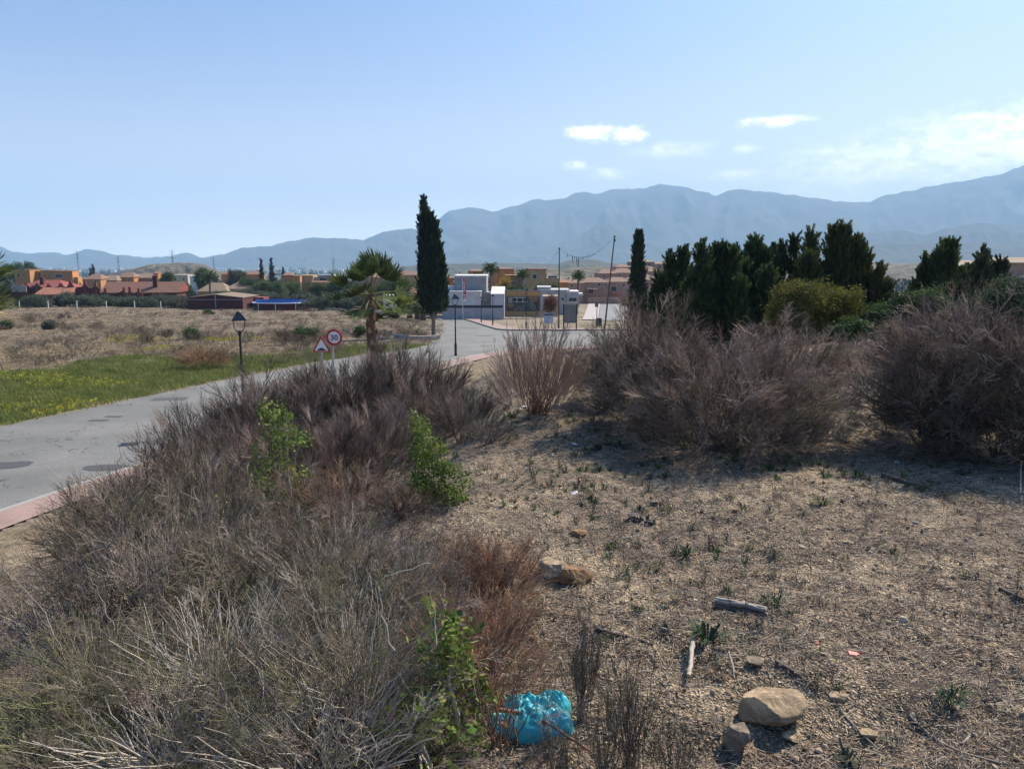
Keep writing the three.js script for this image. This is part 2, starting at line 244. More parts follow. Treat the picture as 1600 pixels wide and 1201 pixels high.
{
  const asph = grainTexture(1024, (x, y) => { const f = tfbm(x, y, 5, 6, 21), s = tnoise(x, y, 420, 5), w = tfbm(x, y, 3, 3, 40); let v = .58 + .2 * (f - .5) + .12 * (s - .5) + .1 * (w - .5); const cr = Math.abs(tfbm(x, y, 7, 4, 60) - .5); if (cr < .006) v -= .2; return [v * 1.0, v, v * .985]; });
  asph.repeat.set(.09, .09);
  const m = mat(.44, .425, .40, .85); m.map = asph;
  structure('road', sheet(ROAD, .035, 2.5), m, 'worn light grey asphalt road curving to the junction');
  const pinkMap = grainTexture(512, (x, y) => { const f = tfbm(x, y, 6, 5, 70), gx = (x * 20) % 1, gy = (y * 20) % 1, j = gx < .06 || gy < .06 ? -.1 : 0; const v = .74 + .2 * (f - .5) + j; return [v, v * .86, v * .81]; }); pinkMap.repeat.set(.25, .25);
  const pm = mat(.5, .46, .44, .9); pm.map = pinkMap;
  structure('pavement', strip(OUTER, INNER, .14), pm, 'pink tiled pavement along the near side of the road');
  structure('kerb', kerbGeo(OUTER, .11, .16, .035), mat(.26, .24, .22), 'pale kerb along the near pavement');
  const FK = FARSIDE.slice(0, 9), off = FK.map(([x, z], i) => i < 3 ? [x, z - 2.2] : [x + 2.0, z - .8]); off[2] = [1.2, -86.4]; off[3] = [.9, -87.6];
  structure('island_pavement', strip(FK, off, .16), pm, 'pink pavement around the building plot across the junction');
  structure('island_kerb', kerbGeo(FK, .14, .2, .035), mat(.16, .15, .14), 'dark kerb around the building plot across the junction');
  structure('side_road', sheet([[13.2, -117], [22, -117], [41, -252], [29, -252]], .04, 6), mat(.15, .15, .152), 'grey side street running down between the houses');
  structure('side_pavement', sheet([[10.7, -117], [13.1, -117], [28.9, -252], [25.5, -252]], .12, 6), mat(.31, .27, .25), 'pale pavement beside the side street');
  structure('footpath', sheet([[4.5, -119.5], [13, -119.5], [13, -121.2], [4.5, -121.2]], .06, 6), mat(.32, .28, .23), 'pale footpath crossing the building plot');
  // patched places and iron covers on the road
  const patchMat = mat(.05, .05, .052), rr = rng(77);
  const blob = (u, v, w, d, name, label) => { const p = ground(u, v), s = []; for (let k = 0; k < 22; k++) { const a = k / 22 * 6.283, q = .75 + .5 * fbm(Math.cos(a) * 2 + u, Math.sin(a) * 2 + v, 3); s.push([p.x + Math.cos(a) * w / 2 * q, p.z + Math.sin(a) * d / 2 * q]); } solo(name, label, 'road patch', sheet(s, .043, 3), patchMat); };
  blob(15, 730, 1.3, .9, 'asphalt_patch', 'dark asphalt patch on the road at the picture edge');
  blob(168, 734, 1.4, .7, 'asphalt_patch', 'dark oval asphalt patch beside the near pavement');
  const dark = mat(.06, .06, .062); const long = (u0, v0, u1, v1, w, label) => { const a = ground(u0, v0), b = ground(u1, v1), n = V3(-(b.z - a.z), 0, b.x - a.x).normalize().multiplyScalar(w / 2); solo('road_repair', label, 'road repair', sheet([[a.x - n.x, a.z - n.z], [b.x - n.x, b.z - n.z], [b.x + n.x, b.z + n.z], [a.x + n.x, a.z + n.z]], .043, 3), dark); };
  long(140, 659, 168, 659.5, .35, 'narrow dark repair strip on the road, nearer of two'); long(165, 653, 190, 653.5, .3, 'narrow dark repair strip on the road, farther of two'); long(238, 626, 292, 625, .8, 'long dark repair strip on the road by the field edge');
  long(715, 512, 745, 513, .9, 'dark repair strip beyond the junction lamp, left'); long(742, 526, 768, 526, 1.0, 'dark repair strip near the junction kerb'); long(868, 521, 905, 521, .8, 'dark repair strip before the notice board');
  long(750, 541, 770, 541, .7, 'small dark repair strip in the middle of the junction');
}

// ---------------------------------------------------------------- hills and mountains
function range(name, label, pts, D, foot0, back, color, rough, seed, baseY) {
  const cols = 360, rows = 46, P = [], I = [], U = []; const u0 = pts[0][0], u1 = pts[pts.length - 1][0];
  for (let j = 0; j <= rows; j++) for (let i = 0; i <= cols; i++) {
    const u = lerp(u0, u1, i / cols); let k = 0; while (k < pts.length - 2 && u > pts[k + 1][0]) k++;
    const t = clamp((u - pts[k][0]) / (pts[k + 1][0] - pts[k][0])), ts = t * t * (3 - 2 * t) * .5 + t * .5; const v = lerp(pts[k][1], pts[k + 1][1], ts) + (fbm(u / 9 + seed, seed, 4) - .5) * rough;
    const top = W(u, v, D), q = j / rows, f = q < .75 ? q / .75 : 1 + (q - .75) / .25, dist = f < 1 ? lerp(foot0, D, f) : lerp(D, back, f - 1);
    const x = top.x * dist / D, z = -dist, by = baseY ?? G0(dist) - 4;
    const prof = f < 1 ? Math.pow(f, 1.25) : 1 - (f - 1) * .95;
    const rid = 1 - Math.abs(2 * fbm(u / 34 + seed * 3, dist / D * 9 + u / 260, 4) - 1), w = Math.sin(Math.min(f, 1) * Math.PI) * .38 * (f < 1 ? 1 : 0);
    let y = by + (top.y - by) * clamp(prof * (1 + w * (rid - .62) * 1.4), 0, f === 1 ? 9 : .995); if (f === 1) y = top.y; if (j === rows || j === 0) y = by - 20;
    P.push(x, y, z); U.push(x / 100, z / 100);
  }
  for (let j = 0; j < rows; j++) for (let i = 0; i < cols; i++) { const o = j * (cols + 1) + i, e = o + cols + 1; I.push(o, o + 1, e, o + 1, e + 1, e); }
  const g = new THREE.BufferGeometry(); g.setAttribute('position', new THREE.Float32BufferAttribute(P, 3)); g.setAttribute('uv', new THREE.Float32BufferAttribute(U, 2)); g.setIndex(I); g.computeVertexNormals();
  return structure(name, g, color, label);
}
{
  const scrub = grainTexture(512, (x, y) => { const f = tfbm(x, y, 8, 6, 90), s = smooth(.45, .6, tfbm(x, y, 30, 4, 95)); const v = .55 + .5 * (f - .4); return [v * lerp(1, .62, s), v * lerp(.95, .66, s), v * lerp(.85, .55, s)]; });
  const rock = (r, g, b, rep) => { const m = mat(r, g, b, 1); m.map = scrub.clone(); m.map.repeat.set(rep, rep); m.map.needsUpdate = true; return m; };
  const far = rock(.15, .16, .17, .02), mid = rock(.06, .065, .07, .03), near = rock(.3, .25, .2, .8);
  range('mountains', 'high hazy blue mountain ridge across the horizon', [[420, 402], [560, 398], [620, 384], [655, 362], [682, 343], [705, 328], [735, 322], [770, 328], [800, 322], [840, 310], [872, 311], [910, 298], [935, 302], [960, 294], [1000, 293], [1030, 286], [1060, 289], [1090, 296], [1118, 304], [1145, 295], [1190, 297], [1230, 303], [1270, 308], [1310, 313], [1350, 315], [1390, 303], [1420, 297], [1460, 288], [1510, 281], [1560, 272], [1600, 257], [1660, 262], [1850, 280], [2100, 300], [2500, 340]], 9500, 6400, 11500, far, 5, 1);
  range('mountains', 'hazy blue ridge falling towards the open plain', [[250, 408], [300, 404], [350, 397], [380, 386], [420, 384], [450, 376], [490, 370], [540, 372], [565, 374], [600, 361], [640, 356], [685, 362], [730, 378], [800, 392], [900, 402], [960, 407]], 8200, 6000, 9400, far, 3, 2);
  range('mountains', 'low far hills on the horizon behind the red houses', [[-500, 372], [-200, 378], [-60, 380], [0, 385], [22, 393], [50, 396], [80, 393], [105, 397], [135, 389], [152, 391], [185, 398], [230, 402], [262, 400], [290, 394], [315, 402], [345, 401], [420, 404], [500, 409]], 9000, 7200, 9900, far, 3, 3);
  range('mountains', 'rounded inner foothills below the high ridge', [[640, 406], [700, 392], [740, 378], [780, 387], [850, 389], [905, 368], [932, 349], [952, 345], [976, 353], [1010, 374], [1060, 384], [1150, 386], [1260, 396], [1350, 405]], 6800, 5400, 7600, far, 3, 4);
  range('mountains', 'dark blue foothills on the skyline above the right-hand trees', [[1120, 398], [1190, 388], [1250, 382], [1300, 374], [1360, 362], [1410, 358], [1445, 366], [1480, 355], [1530, 347], [1580, 350], [1620, 357], [1700, 348], [1900, 360], [2200, 385]], 5600, 4300, 6300, mid, 2.5, 5);
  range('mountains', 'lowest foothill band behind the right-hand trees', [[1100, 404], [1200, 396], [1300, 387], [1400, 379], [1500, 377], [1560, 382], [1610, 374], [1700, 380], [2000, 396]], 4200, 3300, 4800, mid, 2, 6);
  range('hill', 'small brown rocky hill beyond the ochre houses', [[120, 442], [160, 432], [200, 420], [240, 412], [280, 409], [312, 411], [345, 424], [385, 440]], 760, 560, 900, near, 2, 7);
  range('hill', 'low green hill behind the white house', [[560, 420], [640, 415], [700, 412], [760, 411], [820, 411], [870, 412], [893, 405], [930, 405], [952, 410], [1020, 413], [1100, 416]], 1900, 1300, 2300, rock(.14, .15, .1, .2), 1, 8);
  range('hill', 'grey scrubby hillside between the dark trees', [[1180, 420], [1260, 412], [1340, 409], [1420, 411], [1480, 408], [1560, 405], [1700, 410]], 640, 330, 800, rock(.22, .2, .19, .5), 1.5, 9);
  range('hill', 'pale dry slope behind the ochre and pink houses', [[800, 424], [860, 419], [900, 417], [960, 416], [1040, 416], [1100, 422]], 620, 400, 800, rock(.36, .3, .22, .4), 1.5, 10);
}
// ---------------------------------------------------------------- twigs, leaves, shrubs and trees
const UP = V3(0, 1, 0);
function aim(pos, dir, len, roll, wide = 1) { const q = new THREE.Quaternion().setFromUnitVectors(UP, dir.clone().normalize()), s = new THREE.Quaternion().setFromAxisAngle(UP, roll); return new THREE.Matrix4().compose(pos, q.multiply(s), V3(len * wide, len, len * wide)); }
function jitterDir(d, r, a) { return d.clone().add(V3(r() - .5, r() - .5, r() - .5).multiplyScalar(2 * a)).normalize(); }
function wand(r, from, dir, len, bend, segs, crook = 0) { const pts = [from.clone()], d = dir.clone(), b = V3(r() - .5, r() - .3, r() - .5).multiplyScalar(bend * 2 / segs); let p = from.clone(); for (let k = 0; k < segs; k++) { d.add(b).normalize(); if (crook) d.add(V3(r() - .5, r() - .5, r() - .5).multiplyScalar(crook)).normalize(); p = p.clone().addScaledVector(d, len / segs); pts.push(p); } return pts; }
function spray(seed, o) {                                // a branching spray of twigs, one unit long, along +y
  const r = rng(seed), mb = new MB(), main = wand(r, V3(0, 0, 0), UP, 1, o.bend, 6, o.crook); mb.tube(main, (t) => o.rad * (1 - .65 * t), 3);
  for (let k = 0; k < o.n; k++) {
    const t = .06 + .9 * Math.pow(r(), .8), i = Math.min(5, Math.floor(t * 6)), p = main[i].clone().lerp(main[i + 1], t * 6 - i), ax = main[i + 1].clone().sub(main[i]).normalize();
    const side = V3(r() - .5, (r() - .5) * .4, r() - .5).normalize(), d = ax.multiplyScalar(Math.cos(o.spread)).addScaledVector(side, Math.sin(o.spread) * (.5 + r())).normalize(), L = o.side * (1.1 - .65 * t) * (.5 + r());
    const w = wand(r, p, d, L, o.bend * 1.5, 3, o.crook); mb.tube(w, (q) => o.rad * .62 * (1 - .6 * q), 3);
    for (let m = 0; m < o.m; m++) { const q = .2 + .75 * r(), j = Math.min(2, Math.floor(q * 3)), pp = w[j].clone().lerp(w[j + 1], q * 3 - j), dd = jitterDir(d, r, o.spread * .75); mb.tube(wand(r, pp, dd, L * (.25 + .4 * r()), o.bend, 2, o.crook), (z) => o.rad * .42 * (1 - .5 * z), 3); }
  }
  return mb.geo();
}
const sprays = (seed, o, n = 3) => Array.from({ length: n }, (_, k) => spray(seed + k * 31, o));
const BROOM = sprays(11, { n: 16, m: 3, side: .5, rad: .0075, spread: .38, bend: .22, crook: .05 });
const CROOK = sprays(21, { n: 14, m: 5, side: .5, rad: .0085, spread: .8, bend: .35, crook: .28 });
const DEAD = sprays(31, { n: 11, m: 3, side: .55, rad: .008, spread: .7, bend: .75, crook: .16 });
const UPRIGHT = sprays(41, { n: 13, m: 4, side: .38, rad: .007, spread: .3, bend: .15, crook: .08 });
const twigMat = mat(1, 1, 1, .95), barkMat = mat(.13, .10, .085, .95), paleBark = mat(.38, .325, .26, .95), redBark = mat(.20, .105, .065, .95);
// a shrub of bare twigs: stems from the root fanning out to a dome, sprays of twigs along them
function twigShrub(o) {
  const r = rng(o.seed ?? Math.round(o.u * 7 + o.d * 131)), b = foot(o.u, o.d), top = W(o.u, o.top, o.d).y, h = Math.max(.3, (top - b.y) * (o.hk ?? .9)), R = o.hw / FOC * Math.hypot(o.d, EYE - b.y) * (o.wk ?? .92), Rz = R * (o.deep ?? .9);
  const g = thing(o.name ?? 'dry_shrub', o.label, o.cat ?? 'shrub', b, 0, o.group);
  const stems = new MB(), list = o.kind.map(() => []), cols = o.kind.map(() => []), lean = o.lean ?? 0;
  const dome = (a, q) => { const k = o.rough ?? .36, e = 1 - k / 2 + k * fbm(Math.cos(a) * 1.7 + o.u * .13, Math.sin(a) * 1.7 + q * 2, 3); return e; };
  const pt = (t, a, f) => { const e = dome(a, t); return V3(Math.cos(a) * R * f * e + lean * R * t, h * t * e, Math.sin(a) * Rz * f * e); };
  const nS = o.stems ?? 34;
  for (let k = 0; k < nS; k++) {
    const a = r() * 6.283, f = Math.sqrt(r()), end = pt(.55 + .4 * r(), a, f * .95), root = V3((r() - .5) * R * .5, -.05, (r() - .5) * Rz * .5), c = root.clone().lerp(end, .5).add(V3((r() - .5) * R * .35, h * .12 * r(), (r() - .5) * Rz * .35)), pts = [];
    for (let i = 0; i <= 7; i++) { const t = i / 7; pts.push(root.clone().multiplyScalar((1 - t) ** 2).addScaledVector(c, 2 * t * (1 - t)).addScaledVector(end, t * t).add(V3((r() - .5), (r() - .5), (r() - .5)).multiplyScalar(i ? (o.wobble ?? .04) * h : 0))); }
    const q = (o.thick ?? .008) * (.6 + .9 * r()); stems.tube(pts, (t) => q * (1 - .75 * t), 4);
  }
  part(g, 'branches', stems.geo(), o.bark ?? barkMat, 'stuff');
  const C = o.colors, n = o.n;
  for (let k = 0; k < n; k++) {
    const a = r() * 6.283, f = Math.pow(r(), .42), low = (o.low ?? .02), t = low + (o.high ?? .8) * Math.pow(r(), o.bias ?? .75) * Math.sqrt(Math.max(.08, 1 - .75 * f * f)), p = pt(t, a, f * .92);
    const out = p.clone().sub(V3(0, -h * (o.upright ?? .3), 0)).normalize(), d = jitterDir(out, r, o.loose ?? .35), v = Math.floor(r() * o.kind.length), len = (o.len ?? .4) * h * (.55 + .8 * r());
    list[v].push(aim(p, d, len, r() * 6.283, o.wide ?? 1)); const c = C[Math.floor(r() * C.length)], s = .7 + .6 * r(); cols[v].push(lin(c[0] * s, c[1] * s, c[2] * s));
  }
  o.kind.forEach((geo, v) => list[v].length && copies(g, 'twigs', geo, twigMat, list[v], cols[v]));
  return g;
}
const PURPLE = [[.17, .12, .095], [.25, .18, .145], [.09, .065, .05], [.32, .24, .2], [.05, .04, .032]], GREY = [[.24, .19, .145], [.4, .335, .265], [.15, .115, .085], [.13, .12, .06], [.045, .037, .026], [.085, .075, .04]], RUST = [[.30, .155, .085], [.24, .13, .08], [.36, .22, .13]], DARK = [[.10, .085, .055], [.13, .115, .085], [.08, .075, .06], [.2, .16, .13]];
const PINK = [[.33, .235, .185], [.26, .18, .14], [.40, .30, .25]], MAUVE = [[.27, .19, .145], [.39, .29, .225], [.15, .105, .08], [.18, .145, .09], [.055, .042, .032]], OLIVE = [[.13, .125, .05], [.2, .18, .09], [.25, .21, .15]];
// -- brush on the bank beside the road
const bank = [
  [330, 13, 640, 88, 'dense purplish dry shrub at the bank top nearest the lamp post'], [425, 13.5, 590, 92, 'dense brown dry shrub below the lamp post and warning sign'], [520, 14, 571, 95, 'broad brown dry shrub in front of the two road signs'],
  [628, 15, 545, 88, 'dark tall dry shrub in front of the road palm'], [372, 10.5, 668, 90, 'brown dry shrub left of the leafy light green bush'], [475, 10, 655, 95, 'brown dry shrub right of the tall light green bush'], [575, 10.5, 640, 95, 'dense dry shrub between the two green bushes'], [660, 12.5, 600, 70, 'dark grey dry shrub behind the second green bush']];
bank.forEach(([u, d, top, hw, label], i) => twigShrub({ u, d, top, hw, label, kind: BROOM, n: 520, len: .36, colors: PURPLE, stems: 60, thick: .006, upright: .25, loose: .3, group: 'dry shrubs on the bank' }));
[[725, 11.2, 612, 52, 'small dark shrub on the lot edge beside the earth mound'], [762, 9.6, 655, 44, 'sparse leaning dry shrub on the lot edge above the bare soil']].forEach(([u, d, top, hw, label]) => twigShrub({ u, d, top, hw, label, kind: BROOM, n: 210, len: .42, colors: DARK.concat(PURPLE), stems: 40, thick: .005, lean: .25, upright: .25, group: 'dry shrubs on the bank' }));
[[175, 9.5, 745, 95, 'low brown dry shrub beside the pink pavement'], [270, 8.4, 700, 100, 'brown dry shrub with tall bare stems over the road edge'], [390, 7.6, 735, 100, 'tangled brown shrub in the middle of the bank'], [520, 7.2, 730, 110, 'tangled reddish brown shrub in the middle of the bank'], [620, 6.8, 760, 80, 'reddish dry shrub below the second green bush']].forEach(([u, d, top, hw, label], i) =>
  twigShrub({ u, d, top, hw, label, kind: [...DEAD, ...BROOM], n: 330, len: .42, colors: i > 2 ? PURPLE.concat(RUST, GREY) : PURPLE.concat(GREY), stems: 70, thick: .007, upright: .3, loose: .5, wobble: .06, bark: i > 2 ? redBark : paleBark, group: 'dry shrubs on the bank' }));
// -- grey tangled brush close by
[[70, 5.4, 880, 150, 'low grey dead brush by the bare sandy bank'], [215, 5.2, 765, 150, 'grey dead brush with long pale stems near the pavement'], [365, 5.0, 800, 150, 'tangle of grey dead stems below the tall green bush'], [500, 4.8, 800, 150, 'tangle of grey dead stems in the centre of the brush'], [620, 4.6, 830, 120, 'grey dead brush beside the rust brown shrub'],
 [110, 3.7, 985, 190, 'grey brush in the lower corner by the bank'], [320, 3.6, 930, 210, 'olive and grey dry brush at the bottom of the picture'], [520, 3.5, 915, 180, 'thick grey brush beside the round-leaved creeper'], [10, 3.3, 1080, 150, 'mossy olive brush in the bottom corner'], [230, 3.0, 1060, 220, 'low olive dry brush nearest the viewer'], [470, 2.95, 1060, 200, 'low brown dry brush nearest the viewer']].forEach(([u, d, top, hw, label], i) =>
  twigShrub({ u, d, top, hw, label, kind: [...DEAD, ...DEAD, ...CROOK], n: 230, len: .42, colors: i < 5 ? GREY.concat(PURPLE) : GREY.concat(OLIVE, PURPLE.slice(0, 2)), stems: 210, thick: .0058, upright: .35, loose: .6, wobble: .045, high: .84, bark: i % 3 === 2 ? mat(.17, .165, .08) : paleBark, wide: .8, group: 'grey dead brush close by' }));
// -- rust coloured and thin upright ones on the lot
[[765, 4.7, 830, 72, 'fine rust brown shrub beside the pale stone', 210], [735, 3.9, 930, 100, 'rust brown thin-branched shrub behind the blue plastic bag', 200], [790, 3.32, 995, 80, 'sparse rust brown twigs over the blue plastic bag', 16]].forEach(([u, d, top, hw, label, n]) =>
  twigShrub({ u, d, top, hw, label, kind: [...CROOK, ...UPRIGHT], n, len: .42, colors: RUST.concat(PURPLE.slice(0, 1)), stems: n < 50 ? 16 : 60, thick: n < 50 ? .0045 : .006, upright: .3, loose: .4, bark: redBark, group: 'rust brown shrubs' }));
[[918, 3.5, 965, 22, 'dark upright leafless plant right of the blue bag', 60], [1005, 3.15, 1040, 34, 'dark upright leafless plant left of the white stick', 90], [960, 3.0, 1095, 36, 'low dark leafless plant between the bag and the white stick', 80], [1085, 3.0, 1110, 38, 'low brown leafless plant before the grey stone', 60], [880, 2.95, 1140, 30, 'low brown leafless plant below the blue bag', 50]].forEach(([u, d, top, hw, label, n]) =>
  twigShrub({ u, d, top, hw, label, name: 'dry_plant', cat: 'dry plant', kind: UPRIGHT, n: Math.round(n * .8), len: .42, colors: DARK.concat(GREY.slice(2)), stems: 18, thick: .003, upright: .6, loose: .2, wide: .8, group: 'thin dark plants on the lot' }));
// -- the pinkish bush by the mound
twigShrub({ u: 842, d: 11.2, top: 522, hw: 62, label: 'pinkish brown upright bush beside the earth mound', kind: UPRIGHT, n: 260, len: .45, colors: PINK, stems: 80, thick: .005, upright: .45, loose: .22, high: .85, bark: redBark });
// -- the big bare bushes of the lot
[[962, 12, 512, 62, 'dark grey bare bush at the near end of the bush row', 420, DARK.concat(MAUVE)], [1030, 10.4, 470, 95, 'tall bare bush in front of the slim cypress', 560, MAUVE], [1125, 9, 520, 150, 'broad mauve bare bush in the middle of the lot', 800, MAUVE.concat(PURPLE)], [1240, 9.2, 575, 100, 'bare bush with straight stems right of the broad one', 520, MAUVE.concat(OLIVE)],
 [1235, 12.5, 492, 98, 'domed mauve bare bush below the yellow-green shrub', 520, MAUVE], [1512, 9, 452, 125, 'tall mauve bare bush on the right of the clearing', 800, MAUVE.concat(PURPLE)], [1610, 8.6, 478, 120, 'bare bush cut by the right picture edge', 520, MAUVE], [1425, 14.5, 497, 85, 'pinkish bare bush behind the clearing', 420, MAUVE.concat(PINK)], [1345, 16.5, 525, 70, 'low bare bush at the back of the clearing', 260, MAUVE], [1480, 9.0, 590, 90, 'sparse low bare bush at the clearing edge', 260, MAUVE.concat(DARK)]].forEach(([u, d, top, hw, label, n, colors]) =>
  twigShrub({ u, d, top, hw, label, name: 'bare_bush', cat: 'bush', kind: [...CROOK, ...CROOK, ...BROOM], n: Math.round(n * 1.02), len: .31, rough: .95, colors, stems: 70, thick: .008, upright: .25, loose: .5, high: .86, bias: .8, wobble: .06, hk: .83, wk: .88, group: 'bare bushes on the lot' }));

// -- leaves
function leafGeo(n, L, wd, seed, spread = 1, fold = .2) {     // a little cluster of n leaves about the origin
  const r = rng(seed), mb = new MB();
  for (let k = 0; k < n; k++) {
    const p = V3(r() - .5, r() - .5, r() - .5).multiplyScalar(spread), d = V3(r() - .5, r() - .3, r() - .5).normalize(), s = V3(r() - .5, r() - .5, r() - .5).cross(d).normalize(), l = L * (.6 + .7 * r()), w = wd * (.6 + .7 * r()), m = p.clone().addScaledVector(d, l * .5), up = d.clone().cross(s).multiplyScalar(w * fold), e = p.clone().addScaledVector(d, l);
    const a = m.clone().addScaledVector(s, w).add(up), b = m.clone().addScaledVector(s, -w).add(up); mb.tri(p, a, e); mb.tri(p, e, b);
  }
  return mb.geo();
}
function plumeGeo(seed, n, wd) {                              // scale-leaved conifer plume along +y, one unit long
  const r = rng(seed), mb = new MB();
  for (let k = 0; k < n; k++) { const t = Math.pow(r(), .8) * .8, a = r() * 6.283, d = V3(Math.cos(a) * .42, 1, Math.sin(a) * .42).normalize(), p = V3(Math.cos(a), 0, Math.sin(a)).multiplyScalar(.06 * (1 - t)).add(V3(0, t, 0)), L = (.22 + .2 * r()) * (1.05 - .4 * t), s = V3(-Math.sin(a), 0, Math.cos(a)).multiplyScalar(wd * (.6 + .8 * r())), m = p.clone().addScaledVector(d, L * .55), e = p.clone().addScaledVector(d, L); mb.tri(p, m.clone().add(s), e); mb.tri(p, e, m.clone().sub(s)); }
  return mb.geo();
}
const PLUME = [plumeGeo(1, 46, .035), plumeGeo(2, 46, .035)], CLUSTER = [leafGeo(26, .3, .07, 5), leafGeo(26, .3, .07, 6)], BROAD = [leafGeo(12, .36, .15, 8), leafGeo(12, .36, .15, 9)];
function tint(r, base, k = .5) { const s = 1 - k / 2 + k * r(), w = (r() - .5) * .2; return lin(base[0] * s * (1 + w), base[1] * s, base[2] * s * (1 - w)); }
const leafWhite = leafMat(1, 1, 1, .28), needleWhite = mat(1, 1, 1, .9);
// a tree of flame-shaped leaders: flames = [x, z, y0, y1, radius]
function flameTree(name, label, cat, base, flames, o) {
  const g = thing(name, label, cat, base, 0, o.group), r = rng(o.seed), tr = new MB();
  tr.tube([V3(0, -.3, 0), V3(.03, o.trunk * .5, .02), V3(0, o.trunk, 0)], (t) => o.trunkR * (1 - .4 * t), 8); for (const [x, z, y0, y1] of flames.slice(0, 8)) tr.tube([V3(0, o.trunk * .5, 0), V3(x * .6, lerp(o.trunk * .6, y0, .6), z * .6), V3(x, lerp(y0, y1, .7), z)], (t) => o.trunkR * .55 * (1 - .8 * t), 5);
  part(g, 'trunk', tr.geo(), o.bark ?? barkMat);
  const list = [[], []], cols = [[], []];
  for (const [x, z, y0, y1, R] of flames) {
    const n = Math.round(o.dense * (y1 - y0) * R * 6);
    for (let k = 0; k < n; k++) { const t = Math.pow(r(), .85), a = r() * 6.283, prof = R * Math.min(1, Math.pow(t / .12 + .25, .6)) * Math.pow(1 - t, o.taper ?? .62) * (.75 + .5 * vnoise(a * 1.3 + x * 9, t * 6 + z * 5)), f = Math.sqrt(r()), p = V3(x + Math.cos(a) * prof * f, lerp(y0, y1, t), z + Math.sin(a) * prof * f), d = V3(Math.cos(a) * .55 * f, 1, Math.sin(a) * .55 * f), v = r() < .5 ? 0 : 1; list[v].push(aim(p, jitterDir(d, r, .25), o.size * (.6 + .7 * r()), r() * 6.28)); cols[v].push(tint(r, o.colors[Math.floor(r() * o.colors.length)])); }
  }
  PLUME.forEach((geo, v) => copies(g, 'crown', geo, o.mat ?? needleWhite, list[v], cols[v])); return g;
}
// a rounded tree: blobs = [x, y, z, rx, ry]
function blobTree(name, label, cat, base, blobs, o) {
  const g = thing(name, label, cat, base, 0, o.group), r = rng(o.seed), tr = new MB(), geos = o.geos ?? CLUSTER;
  tr.tube([V3(0, -.3, 0), V3(.05, o.trunk * .5, .04), V3(0, o.trunk, 0)], (t) => o.trunkR * (1 - .4 * t), 7); for (const [x, y, z] of blobs.slice(0, 7)) tr.tube([V3(0, o.trunk * .7, 0), V3(x * .5, lerp(o.trunk, y, .6), z * .5), V3(x, y, z)], (t) => o.trunkR * .5 * (1 - .7 * t), 5);
  part(g, 'trunk', tr.geo(), o.bark ?? barkMat);
  const list = [[], []], cols = [[], []];
  for (const [x, y, z, rx, ry] of blobs) { const n = Math.round(o.dense * rx * ry * 10); for (let k = 0; k < n; k++) { const q = V3(r() - .5, r() - .5, r() - .5).normalize(), f = Math.pow(r(), .45) * (.72 + .5 * vnoise(q.x * 3 + x * 7, q.y * 3 + q.z * 4 + z)), p = V3(x + q.x * rx * f, y + q.y * ry * f, z + q.z * rx * f), v = r() < .5 ? 0 : 1; list[v].push(aim(p, jitterDir(q, r, .8), o.size * (.6 + .8 * r()), r() * 6.28)); cols[v].push(tint(r, o.colors[Math.floor(r() * o.colors.length)])); } }
  geos.forEach((geo, v) => copies(g, o.crown ?? 'crown', geo, o.mat ?? leafWhite, list[v], cols[v])); return g;
}
const stand = (u, d) => { const x = W(u, 500, d).x; return V3(x, H(x, -d) - .05, -d); };
const CONIFER = [[.05, .085, .026], [.085, .12, .032], [.03, .055, .02]], CYP = [[.035, .055, .026], [.055, .078, .032], [.022, .036, .02]], YELLOW = [[.14, .125, .02], [.09, .1, .022], [.17, .14, .03]], OLIVETREE = [[.085, .1, .065], [.11, .125, .085], [.06, .075, .05]], GREEN = [[.05, .085, .025], [.07, .11, .03], [.035, .06, .022]];
{ // tall ragged cypress by the bend
  const d = 72, b = stand(677, d), s = d / FOC, top = W(664, 313, d).y - b.y, F = [[-.1, 0, 2.6, top * .88, 1.3], [.2, .1, 2.3, top * .7, 1.25], [-.5, 0, top * .4, top * .93, .72], [-.72, .1, top * .5, top, .42], [-.95, 0, top * .55, top * .86, .3], [.35, .1, top * .3, top * .82, .7], [-.5, -.2, 2.5, top * .72, .9], [.62, 0, 2.6, top * .66, .78], [-.3, .3, 1.9, top * .5, .7], [.5, -.3, 2.0, top * .5, .75], [.95, 0, top * .34, top * .55, .35], [-1.0, .1, top * .35, top * .6, .4]];
  flameTree('cypress_tree', 'tall ragged dark cypress with bare trunk at the road bend', 'cypress', b, F, { seed: 3, trunk: 3, trunkR: .24, dense: 17, size: .7, colors: CYP, bark: mat(.2, .16, .12), taper: .78, mat: leafWhite });
  const b2 = stand(995, 58), t2 = W(996, 365, 58).y - b2.y; flameTree('cypress_tree', 'slim smooth dark cypress beside the side street', 'cypress', b2, [[0, 0, .6, t2, .72], [.05, 0, .4, t2 * .7, .78], [-.1, .1, .5, t2 * .9, .6]], { seed: 4, trunk: 1, trunkR: .14, dense: 46, size: .42, colors: CYP, taper: .42 });
}
function leaders(seed, n, halfW, h0, h1, R, deep = 2.2) { const r = rng(seed), F = []; for (let k = 0; k < n; k++) { const x = (k + .5) / n * 2 - 1 + (r() - .5) * .3; const hh = lerp(h0, h1, r()) * (1 - .28 * x * x); F.push([x * halfW, (r() - .5) * deep, .3, hh, R * (.75 + .5 * r())]); for (let q = 0; q < 2; q++) F.push([x * halfW + (r() - .5) * R * 2, (r() - .5) * deep, .2, hh * (.5 + .35 * r()), R * (.9 + .6 * r())]); } return F; }
